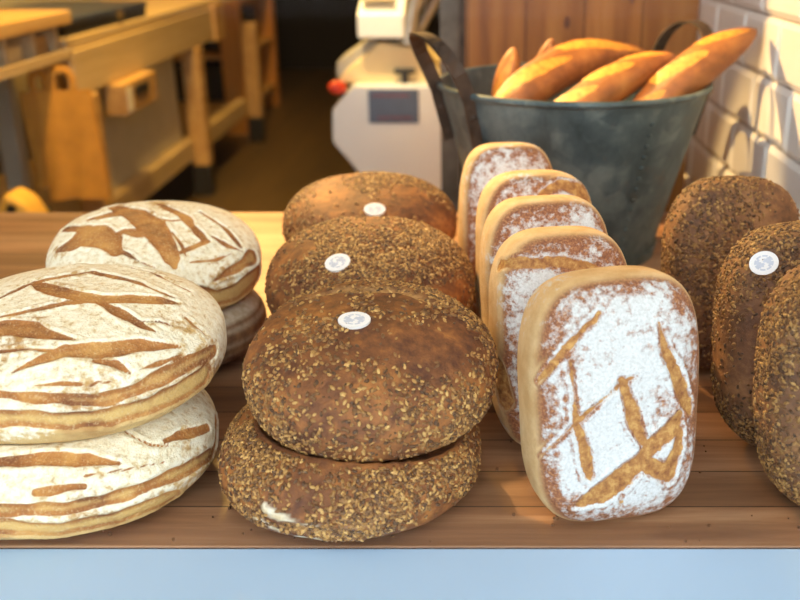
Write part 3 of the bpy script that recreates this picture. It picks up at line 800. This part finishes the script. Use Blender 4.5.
# ------------------------------------------------------------------ galvanised bucket
BX, BY = 0.170, 0.842
RB, RT, HB = 0.140, 0.212, 0.274
bk = empty('metal_bucket', (BX, BY, SHELF), 'weathered galvanised metal bucket holding baguettes at the back of the shelf', 'bucket')
prof = []
for i in range(25):
    t = i/24
    r = RB + (RT-RB)*t
    for zc_, a_ in ((0.07, 0.002), (0.90, 0.002)):
        r += a_*math.exp(-((t-zc_)/0.018)**2)
    prof.append((r, 0.004 + (HB-0.004)*t))
inner = [(r-0.0035, max(z, 0.010)) for r, z in prof][::-1]
mb = MB(); mb.lathe([(0.0005, 0.004)] + prof + inner + [(0.0005, 0.010)], 96)
mb.build('bucket_body', M_GALV, bk, smooth=True)
ring = [(RT+0.001+0.005*math.cos(q), HB+0.005*math.sin(q)) for q in np.linspace(0, 2*math.pi, 13)[:-1]]
MB().lathe(ring, 96, closed=True).build('rim', M_GALV, bk, smooth=True)
MB().lathe([(RB+0.003, 0.0), (RB+0.005, 0.0), (RB+0.009, 0.018), (RB+0.006, 0.018)], 96, closed=True).build('base_band', M_GALV, bk, smooth=True)
sm = MB()
for i in range(14):
    t = 0.08 + 0.8*i/13
    r = RB + (RT-RB)*t
    sm.sphere((r*math.cos(R(-62)), r*math.sin(R(-62)), HB*t), (0.004, 0.004, 0.003), 5)
sm.build('seam_rivets', M_GALV, bk, smooth=True)
def strap(name, pts, width_dir, w, th, mat):
    """flat iron band following pts, width along width_dir"""
    vs = []; fs = []
    pts = [Vector(p) for p in pts]
    for i, p in enumerate(pts):
        t = (pts[min(i+1, len(pts)-1)] - pts[max(i-1, 0)]).normalized()
        d = (Vector(width_dir) - t*Vector(width_dir).dot(t)).normalized()
        n = t.cross(d)
        ww = w[i] if isinstance(w, (list, tuple)) else w
        vs += [p + d*ww/2 + n*th/2, p - d*ww/2 + n*th/2, p - d*ww/2 - n*th/2, p + d*ww/2 - n*th/2]
    for i in range(len(pts)-1):
        for k in range(4):
            k2 = (k+1) % 4
            fs.append((i*4+k, i*4+k2, i*4+4+k2, i*4+4+k))
    fs += [(3, 2, 1, 0), tuple(len(pts)*4-4+k for k in range(4))]
    return vs, fs
def bucket_ear(az, half, rise, lean, drop, w):
    """an arched band riveted to the side under the rim"""
    out = Vector((math.cos(az), math.sin(az), 0)); tg = Vector((-math.sin(az), math.cos(az), 0))
    pts = []
    for i in range(33):
        q = -1 + 2*i/32
        if abs(q) > 0.6:        # the legs running down the bucket's side
            s = (abs(q)-0.6)/0.4
            zz = HB - drop*s
            rr = RB + (RT-RB)*zz/HB + 0.006
            a2 = az + math.copysign(half/RT, q)
            pts.append(Vector((math.cos(a2)*rr, math.sin(a2)*rr, zz)))
        else:
            s = q/0.6
            hgt = math.sqrt(max(0, 1-abs(s)**2.4))
            a2 = az + half/RT*s
            rr = RT + 0.006 + lean*hgt
            pts.append(Vector((math.cos(a2)*rr, math.sin(a2)*rr, HB + rise*hgt)))
    vs, fs = strap('ear', pts, out, w, 0.004, None)
    m = MB().add(vs, fs)
    o = m.build('handle', M_IRON, bk, smooth=False)
    for i in (1, 4, 28, 31):
        p = pts[i]
        MB().sphere((p.x, p.y, p.z), (0.006, 0.006, 0.005), 5).build('rivet', M_IRON, o)
    return o
bucket_ear(R(204), 0.062, 0.085, 0.040, 0.085, 0.022)
bucket_ear(R(24), 0.075, 0.085, 0.004, 0.085, 0.022)

# ------------------------------------------------------------------ baguettes
def catmull(P, n):
    P = [Vector(p) for p in P]; P = [2*P[0]-P[1]] + P + [2*P[-1]-P[-2]]
    out = []
    segs = len(P)-3
    for i in range(n+1):
        u = i/n*segs; k = min(int(u), segs-1); t = u-k
        a, b, c, d = P[k:k+4]
        out.append(0.5*((2*b) + (c-a)*t + (2*a-5*b+4*c-d)*t*t + (3*b-a-3*c+d)*t**3))
    return out
def baguette(label, path, r, seed, top=(0, -0.3, 1), pt0=1.7, pt1=1.5, ncut=3, flat=0.85):
    pts = catmull(path, 110); n = 48
    V = []; sc = []
    fn = sines(seed, 10, 40.0)
    top = Vector(top)
    L = len(pts)-1
    for i, p in enumerate(pts):
        s = i/L
        t = (pts[min(i+1, L)] - pts[max(i-1, 0)]).normalized()
        b = (top - t*top.dot(t)).normalized(); a = t.cross(b)
        rad = r*max(1e-3, (1-abs(2*s-1)**(pt0*1.6 if s < 0.5 else pt1*1.6)))**0.62
        for k in range(n):
            q = 2*math.pi*k/n
            # slanting cuts along the crown
            v = 0.0
            qq = (q - math.pi/2 + math.pi) % (2*math.pi) - math.pi      # 0 on the crown
            for c in range(ncut):
                c0 = 0.10 + 0.8*(c+0.5)/ncut
                u = (s-c0)/(0.52/ncut)
                if abs(u) < 1:
                    mid = -0.55*u
                    wd = 0.42*math.sqrt(1-u*u)
                    v = max(v, min(1, max(0, (wd-abs(qq-mid))/0.08)))
                    ear = math.exp(-((qq-mid-wd)/0.10)**2)*(1-u*u)
                    v_e = ear
                    rad_e = 1 + 0.10*ear
                else:
                    rad_e = 1.0
                if abs(u) < 1: break
            sc.append(v)
            rr = rad*(rad_e - 0.03*v)
            V.append(p + a*rr*math.cos(q) + b*rr*flat*math.sin(q))
    V = np.array([tuple(v) for v in V])
    c = V.reshape(len(pts), n, 3).mean(1, keepdims=True)
    d = (V.reshape(len(pts), n, 3)-c)
    V = (c + d*(1+0.05*fn(V).reshape(len(pts), n, 1))).reshape(-1, 3)
    F = []
    for i in range(L):
        for k in range(n):
            k2 = (k+1) % n
            F.append((i*n+k2, i*n+k, (i+1)*n+k, (i+1)*n+k2))
    F.append(tuple(range(n))); F.append(tuple(L*n+k for k in range(n))[::-1])
    o0 = Vector(path[0])
    o = loaf_object('baguette', V-np.array(o0), F, M_BAG, {'score': np.array(sc)})
    o.location = o0
    tag(o, label, 'bread', 'baguettes in the metal bucket')
    return o
baguette('longest baguette reaching out of the bucket to the tiled wall', [(0.188, 0.752, 0.93), (0.285, 0.768, 1.043), (0.366, 0.803, 1.1115), (0.455, 0.85, 1.154)], 0.036, 51, (-0.6, -0.5, 0.8), ncut=3)
baguette('brown baguette leaning between the longest one and the wide golden one', [(0.07, 0.745, 0.93), (0.145, 0.752, 1.025), (0.235, 0.80, 1.082), (0.335, 0.875, 1.112)], 0.034, 52, (-0.5, -0.4, 0.8), ncut=4)
baguette('wide golden baguette lying across the bucket top', [(0.035, 0.785, 1.015), (0.095, 0.825, 1.066), (0.19, 0.905, 1.100), (0.31, 0.985, 1.102)], 0.036, 53, (-0.3, -0.6, 0.8), ncut=2)
baguette('short upright pointed baguette at the left of the bucket', [(0.075, 0.90, 0.87), (0.068, 0.895, 0.98), (0.066, 0.885, 1.06), (0.078, 0.885, 1.124)], 0.026, 54, (-0.6, -1, 0.1), ncut=2)
baguette('small baguette tip showing behind the wide golden baguette', [(0.12, 0.955, 0.90), (0.12, 0.975, 1.0), (0.128, 0.985, 1.06), (0.148, 0.985, 1.128)], 0.022, 55, (-0.6, -1, 0.1), ncut=2)

# ------------------------------------------------------------------ wooden partition behind the bucket
pn = empty('wooden_partition', (0.24, 1.33, 0), 'reddish pine board partition behind the metal bucket', 'partition')
MB().box((-0.002, 1.31, 0.0), (XR-0.009, 1.335, 1.95)).build('board_panel', M_PINE, pn, off=(0.24, 1.33, 0))
MB().box((-0.014, 1.305, 0.0), (-0.002, 1.345, 1.97)).build('edge_trim', M_IRON, pn, off=(0.24, 1.33, 0))
MB().box((-0.055, 1.37, 0.0), (-0.015, 1.42, 1.97)).build('post', plain('tarnished metal post', (0.15, 0.12, 0.09), 0.5, 0.3, 0.35, 20), pn, off=(0.24, 1.33, 0))
kn = MB()
for x, z, r in ((0.205, 1.125, 0.010), (0.335, 1.17, 0.007)):
    kn.lathe([(0.0005, 0), (r, 0), (r, 0.0012), (0.0005, 0.0012)], 20)
    kn.v[-80:] = [(x + p[0]*0.7 - 0.24, 1.3098 - p[2] - 1.33, z + p[1]*1.3) for p in kn.v[-80:]]
kn.build('knot', plain('dark pine knot', (0.16, 0.05, 0.016), 0.5, 0, 0.3, 120), pn)

# ------------------------------------------------------------------ white bread machine
mc = empty('bread_slicer', (-0.2, 2.15, 0), 'white machine with a blue grey panel and red knob behind the shelf', 'machine')
OF = (-0.2, 2.15, 0)
front = [(-0.315, 0.895), (-0.378, 0.828), (-0.382, 0.735), (-0.300, 0.630), (-0.245, 0.545), (-0.005, 0.545), (-0.012, 0.60), (-0.050, 0.895)]
MB().prism(front, 'y', 2.0, 2.34).build('housing', M_WHITE, mc, bevel=0.008, off=OF)
pan = MB().box((-0.274, 1.994, 0.790), (-0.133, 2.004, 0.885)).build('control_panel', M_DISP, mc, off=OF, bevel=0.002)
for z, x0, x1 in ((0.868, -0.262, -0.158), (0.806, -0.250, -0.150)):
    tx = MB(); x = x0; k = 0
    while x < x1:
        w = (0.010, 0.016, 0.007, 0.013)[k % 4]; k += 1
        tx.box((x, 1.9925, z-0.004), (min(x+w, x1), 1.9955, z+0.004)); x += w + 0.004
    tx.box((x0, 1.9930, z-0.0010), (x1, 1.9955, z+0.0010))
    tx.build('printed_text', M_PINKINK, pan, off=OF)
# sloping cream hood
hood = [(-0.372, 0.890), (-0.345, 0.925), (-0.245, 1.005), (-0.150, 0.995), (-0.080, 0.930), (-0.060, 0.896)]
MB().prism(hood, 'y', 2.06, 2.36).build('hood', M_CREAM, mc, bevel=0.01, off=OF)
MB().prism([(-0.375, 0.90), (-0.350, 0.905), (-0.245, 1.01), (-0.27, 1.012), (-0.372, 0.945)], 'y', 2.10, 2.34).build('side_guard', M_OFFW, mc, bevel=0.004, off=OF)
kn = MB().sphere((-0.365, 2.03, 0.885), (0.026, 0.026, 0.020), 12)
kb = kn.build('red_knob', M_RED, mc, smooth=True, off=OF)
MB().tube([(-0.355, 2.035, 0.875), (-0.340, 2.05, 0.850)], 0.014, 12).build('knob_shaft', M_BLACK, kb, off=OF)
lv = MB().box((-0.203, 2.035, 0.922), (-0.143, 2.055, 0.936)).box((-0.183, 2.035, 0.893), (-0.163, 2.055, 0.924))
lv.build('lever', M_BLACK, mc, bevel=0.004, off=OF)
MB().box((-0.255, 2.10, 0.990), (-0.115, 2.22, 1.020)).build('neck', M_BLACK, mc, off=OF)
hd = MB().prism([(2.02, 1.020), (2.02, 1.085), (2.14, 1.125), (2.26, 1.125), (2.26, 1.020)], 'x', -0.300, -0.170).build('display_head', M_WHITE, mc, bevel=0.006, off=OF)
MB().box((-0.290, 2.04, 1.118), (-0.200, 2.24, 1.130)).build('tray', M_CREAM, mc, off=OF)
MB().tube([(-0.165, 2.05, 1.00), (-0.150, 2.06, 1.09), (-0.120, 2.08, 1.16)], [0.030, 0.022, 0.034], 14).tube([(-0.14, 2.06, 1.02), (-0.07, 2.12, 1.15)], [0.012, 0.02], 12).build('bag_clamp', M_STEEL, mc, smooth=True, off=OF)
MB().box((-0.30, 2.05, 0.05), (-0.06, 2.30, 0.548)).build('pedestal', M_STEEL, mc, off=OF)
MB().box((-0.33, 2.02, 0.0), (-0.03, 2.33, 0.05)).build('foot', M_BLACK, mc, off=OF)
# ------------------------------------------------------------------ left hand bench and its things
wb = empty('workbench', (-1.7, 3.6, 0), 'long timber workbench along the left side of the bakery', 'workbench')
OB = (-1.7, 3.6, 0)
MB().box((-2.15, 2.64, 0.915), (-1.36, 5.6, 0.955)).build('worktop', M_BIRCH, wb, bevel=0.006, off=OB)
MB().box((-1.39, 2.66, 0.755), (-1.35, 4.55, 0.912)).build('apron', M_BIRCH, wb, bevel=0.004, off=OB)
MB().box((-1.395, 4.55, 0.745), (-1.33, 4.75, 0.930)).build('apron_end', M_OAK, wb, bevel=0.004, off=OB)
for y in (2.70, 4.15, 5.5):
    MB().box((-1.42, y, 0.16), (-1.33, y+0.09, 0.752)).build('leg', M_OAK, wb, bevel=0.004, off=OB)
    MB().box((-2.12, y, 0.0), (-2.03, y+0.09, 0.915)).build('leg', M_OAK, wb, bevel=0.004, off=OB)
    MB().box((-1.42, y, 0.0), (-1.33, y+0.09, 0.162)).build('foot', M_BLACK, wb, off=OB)
MB().box((-1.46, 2.70, 0.20), (-1.40, 5.4, 0.30)).build('lower_rail', M_BIRCH, wb, bevel=0.004, off=OB)
MB().box((-2.1, 2.7, 0.24), (-1.46, 5.4, 0.27)).build('lower_shelf', M_BIRCH, wb, off=OB)
MB().box((-1.48, 2.95, 0.30), (-1.455, 4.14, 0.75)).build('side_panel', M_PANEL, wb, off=OB)
dw = MB().box((-1.38, 2.96, 0.635), (-1.30, 3.36, 0.752)).build('drawer', M_OAK, wb, bevel=0.004, off=OB)
MB().box((-1.31, 3.08, 0.690), (-1.292, 3.24, 0.730)).build('drawer_pull', M_BLACK, dw, bevel=0.006, off=OB)
MB().box((-1.303, 2.99, 0.645), (-1.297, 3.04, 0.735)).build('drawer_tag', M_PAPER, dw, off=OB)

# near cabinet at the far left
cb = empty('side_cabinet', (-1.75, 2.3, 0), 'timber side cabinet with a shallow tray under its top at the far left', 'cabinet')
OC = (-1.75, 2.3, 0)
MB().box((-2.2, 1.75, 1.005), (-1.33, 2.64, 1.05)).build('top', M_OAK, cb, bevel=0.006, off=OC)
tr = MB().box((-1.46, 1.78, 0.893), (-1.345, 2.62, 0.905)).box((-1.365, 1.78, 0.905), (-1.345, 2.62, 0.925)).box((-1.47, 1.78, 0.893), (-1.455, 2.62, 1.004))
tr.build('tray', M_BIRCH, cb, bevel=0.003, off=OC)
for i, y in enumerate((1.80, 2.0, 2.2, 2.4, 2.58)):
    MB().box((-1.46, y, 0.905), (-1.37, y+0.022, 1.004)).build('divider', M_BIRCH, cb, off=OC)
for y in (1.80, 2.5):
    MB().box((-2.15, y, 0.0), (-2.07, y+0.08, 1.005)).build('leg', M_OAK, cb, off=OC)
MB().box((-1.61, 2.56, 0.0), (-1.55, 2.62, 0.885)).build('leg', M_OFFW, cb, off=OC)
MB().box((-1.61, 1.80, 0.0), (-1.55, 1.88, 0.885)).build('leg', M_OFFW, cb, off=OC)
MB().box((-2.15, 1.8, 0.885), (-1.455, 2.6, 0.903)).build('under_shelf', M_OFFW, cb, off=OC)
# small packets standing in the tray
for i, (y, w, h, m) in enumerate(((2.05, 0.09, 0.065, M_OFFW), (2.25, 0.10, 0.060, M_CREAM), (2.45, 0.09, 0.07, M_OAK))):
    tag(MB().box((-1.44, y, 0.9055), (-1.385, y+w, 0.9055+h)).build('packet', m, bevel=0.004),
        ('grey white packet lying nearest in the cabinet tray', 'cream packet lying midway along the cabinet tray', 'tan packet lying farthest along the cabinet tray')[i], 'packet', 'packets in the cabinet tray')

# dark case on the worktop
cs = empty('equipment_case', (-1.55, 3.1, 0.955), 'dark navy equipment case standing on the timber workbench', 'case')
oo = (-1.55, 3.1, 0.955)
MB().box((-1.80, 2.67, 0.955), (-1.37, 3.55, 0.990)).build('case_body', M_BLACK, cs, bevel=0.006, off=oo)
MB().box((-1.81, 2.665, 0.991), (-1.365, 3.56, 1.018)).build('lid', M_NAVY, cs, bevel=0.008, off=oo)
MB().box((-1.366, 3.18, 0.975), (-1.355, 3.22, 1.005)).build('latch', plain('brass', (0.55, 0.38, 0.10), 0.3, 0.8), cs, off=oo)
# pale tray behind
pt = MB().box((-2.14, 2.7, 0.956), (-1.86, 4.4, 1.10)).build('flour_bin', M_OFFW, bevel=0.02)
tag(pt, 'long pale bin at the back of the timber workbench', 'bin')

# kraft bags hanging from the cabinet
def kraft_bag(label, x0, x1, y, z0, z1, spread, rz):
    t = empty('paper_bag', ((x0+x1)/2, y, z1), label, 'bag', None, rz)
    w = (x1-x0)/2; h = z1-z0
    nx, nz = 14, 16
    vs = []; fs = []
    for side in (-1, 1):
        for j in range(nz+1):
            s = j/nz
            for i in range(nx+1):
                u = -1 + 2*i/nx
                ww = w*(1-0.10*(1-s))if False else w*(0.90+0.10*s)
                th = 0.006 + spread*s*(1-abs(u)**4)
                crease = 0.006*math.sin(7*u+3*s)*s
                vs.append((u*ww + 0.010*s*s*math.sin(3*s), side*th + crease, -h*s - 0.012*abs(u)*s*s))
    n = (nx+1)*(nz+1)
    for sd in (0, 1):
        for j in range(nz):
            for i in range(nx):
                a = sd*n + j*(nx+1) + i
                q = (a, a+1, a+nx+2, a+nx+1)
                fs.append(q if sd else q[::-1])
    def strip(ids):
        for a, b in zip(ids[:-1], ids[1:]): fs.append((a, b, b+n, a+n))
    strip([nz*(nx+1)+i for i in range(nx, -1, -1)]); strip([j*(nx+1) for j in range(nz, -1, -1)]); strip([j*(nx+1)+nx for j in range(nz+1)])
    b = MB().add(vs, fs).build('bag_body', M_KRAFT, t, smooth=True)
    hp = [(-0.32*w, 0, -0.01), (-0.34*w, 0, 0.035), (-0.18*w, 0, 0.062), (0.18*w, 0, 0.062), (0.34*w, 0, 0.035), (0.32*w, 0, -0.01)]
    MB().tube(catmull(hp, 30), 0.013, 8, flat=0.35, up=Vector((0, 1, 0))).build('bag_handle', M_KRAFT, t, smooth=True)
    return t
kraft_bag('large orange brown paper carrier bag hanging from the side cabinet', -1.432, -1.236, 2.49, 0.445, 0.806, 0.020, R(6))
kraft_bag('second orange brown paper bag hanging half hidden behind the large one', -1.505, -1.37, 2.55, 0.47, 0.79, 0.020, R(10))

# yellow bag standing low on the left, things under the cabinet
yb = empty('paper_sack', (-1.60, 2.70, 0), 'yellow paper sack with a dark opening on the floor at the lower left', 'bag')
sk = MB()
prof = [(-0.075, 0.0), (0.075, 0.0), (0.08, 0.30), (0.065, 0.44), (0.02, 0.54), (-0.035, 0.575), (-0.08, 0.50)]
sk.prism(prof, 'y', -0.06, 0.06)
sk.build('sack_body', plain('yellow paper', (0.66, 0.40, 0.08), 0.7, 0, 0.15, 10), yb, bevel=0.02)
op = MB().tube([(-0.035, -0.063, 0.47), (-0.012, -0.064, 0.54)], [0.020, 0.012], 14, flat=0.3, up=Vector((0,1,0)))
op.build('opening', M_BLACK, yb)
yb.location = (-1.335, 2.10, 0.0)
pl = empty('potted_plant', (-1.43, 2.33, 0.0), 'dark leafy plant in a pot under the side cabinet', 'plant')
MB().lathe([(0.0005, 0), (0.05, 0), (0.065, 0.30), (0.055, 0.30), (0.0005, 0.28)], 24).build('pot', M_BLACK, pl, smooth=True)
lf = MB()
rs = np.random.RandomState(3)
for k in range(46):
    a = rs.uniform(0, 6.28); l = rs.uniform(0.10, 0.20); e = rs.uniform(0.5, 1.3)
    d = Vector((math.cos(a)*math.cos(e), math.sin(a)*math.cos(e), math.sin(e))); sd = d.cross(Vector((0, 0, 1))).normalized()*rs.uniform(0.018, 0.03)
    p0 = Vector((0, 0, 0.30)); p1 = p0 + d*l*0.6; p2 = p0 + d*l + Vector((0, 0, -0.02)); nrm = sd.cross(d).normalized()*0.0015
    lf.add([p0+nrm, p1+sd+nrm, p2+nrm, p1-sd+nrm, p0-nrm, p1+sd-nrm, p2-nrm, p1-sd-nrm], [(0,1,2,3), (7,6,5,4), (0,4,5,1), (1,5,6,2), (2,6,7,3), (3,7,4,0)])
lf.build('foliage', M_GREENISH, pl)

# tall rack, mixer and leaning board deeper in the bakery
rk = empty('tray_rack', (-1.85, 5.9, 0), 'tall orange timber rack with dark shelves beyond the workbench', 'rack')
OR = (-1.85, 5.9, 0)
for (x, y) in ((-1.62, 5.75), (-1.62, 6.9), (-2.3, 5.75), (-2.3, 6.9)):
    MB().box((x, y, 0), (x+0.13, y+0.10, 2.1)).build('upright', M_ORANGE, rk, off=OR)
for z in (0.15, 0.50, 0.85, 1.2, 1.6):
    MB().box((-2.29, 5.77, z), (-1.50, 6.98, z+0.03)).build('shelf', M_OAK, rk, off=OR)
for i, (y, z, lx) in enumerate(((5.95, 0.53, 0.0), (6.35, 0.53, 0.0), (6.0, 0.18, 0.0))):
    tag(MB().box((-2.1, y, z+0.001), (-1.56, y+0.34, z+0.24)).build('storage_crate', (M_BLACK, M_NAVY, M_BLACK)[i], bevel=0.015),
        ('dark crate at the near end of the rack shelf below worktop height', 'dark blue crate at the far end of the same rack shelf', 'dark crate on the lowest shelf of the orange rack')[i], 'crate', 'crates on the timber rack')
bd = MB().box((-1.90, 7.6, 0), (-1.74, 7.66, 2.2)).build('upright_board', M_ORANGE)
tag(bd, 'narrow orange board standing upright at the far end beyond the rack', 'board')
bx = MB().box((-2.0, 5.0, 0.956), (-1.55, 5.5, 1.32)).build('carton', M_ORANGE, bevel=0.01)
tag(bx, 'orange brown carton standing at the far end of the workbench', 'box')

# ------------------------------------------------------------------ light
w = bpy.data.worlds.new('street sky'); bpy.context.scene.world = w; w.use_nodes = True
bg = w.node_tree.nodes['Background']
bg.inputs[0].default_value = (0.95, 0.975, 1.0, 1); bg.inputs[1].default_value = 2.7

def lamp(name, typ, loc, energy, col, target=None, **kw):
    d = bpy.data.lights.new(name, typ); d.energy = energy; d.color = col
    for k, v in kw.items(): setattr(d, k, v)
    o = bpy.data.objects.new(name, d); C.objects.link(o); o.location = loc
    if target is not None:
        o.rotation_euler = (Vector(target)-Vector(loc)).to_track_quat('-Z', 'Y').to_euler()
    return o
WARM = (1.0, 0.62, 0.22)
lamp('ceiling_spot', 'SPOT', (-1.0, 2.20, 2.25), 500, (1.0, 0.60, 0.22), (0.15, 1.12, 0.95), spot_size=R(42), spot_blend=0.35, shadow_soft_size=0.03)
lamp('bucket_spot', 'SPOT', (-0.35, 0.72, 2.40), 180, (1.0, 0.62, 0.24), (0.22, 0.86, 1.06), spot_size=R(20), spot_blend=0.4, shadow_soft_size=0.012)
lamp('machine_spot', 'SPOT', (-0.45, 1.45, 2.60), 230, (1.0, 0.70, 0.32), (-0.20, 2.12, 1.10), spot_size=R(15), spot_blend=0.5, shadow_soft_size=0.05)
lamp('bench_lamp', 'AREA', (-1.0, 2.9, 2.8), 75, (1.0, 0.58, 0.13), (-1.3, 2.9, 0), size=0.4)
lamp('front_bench_spot', 'SPOT', (-0.85, 1.55, 2.8), 190, (1.0, 0.56, 0.13), (-1.42, 2.65, 0.7), spot_size=R(44), spot_blend=0.6, shadow_soft_size=0.06)
lamp('rack_lamp', 'AREA', (-1.0, 5.6, 2.8), 26, (1.0, 0.56, 0.12), (-1.6, 5.8, 0), size=0.4)

# ------------------------------------------------------------------ camera and view
cam = bpy.data.cameras.new('camera'); co = bpy.data.objects.new('camera', cam); C.objects.link(co)
co.location = (0, -0.6919, SHELF+0.5)
co.rotation_euler = (R(90-21.28), 0, 0)
cam.sensor_width = 36.0; cam.lens = 950/800*36.0; cam.shift_x = -66/800
cam.clip_start = 0.02
cam.dof.use_dof = True; cam.dof.focus_distance = 0.90; cam.dof.aperture_fstop = 4.5
sc_ = bpy.context.scene
sc_.camera = co
sc_.view_settings.view_transform = 'Standard'; sc_.view_settings.look = 'None'
sc_.view_settings.gamma = 1.0; sc_.view_settings.use_curve_mapping = False
sc_.view_settings.exposure = 0.2
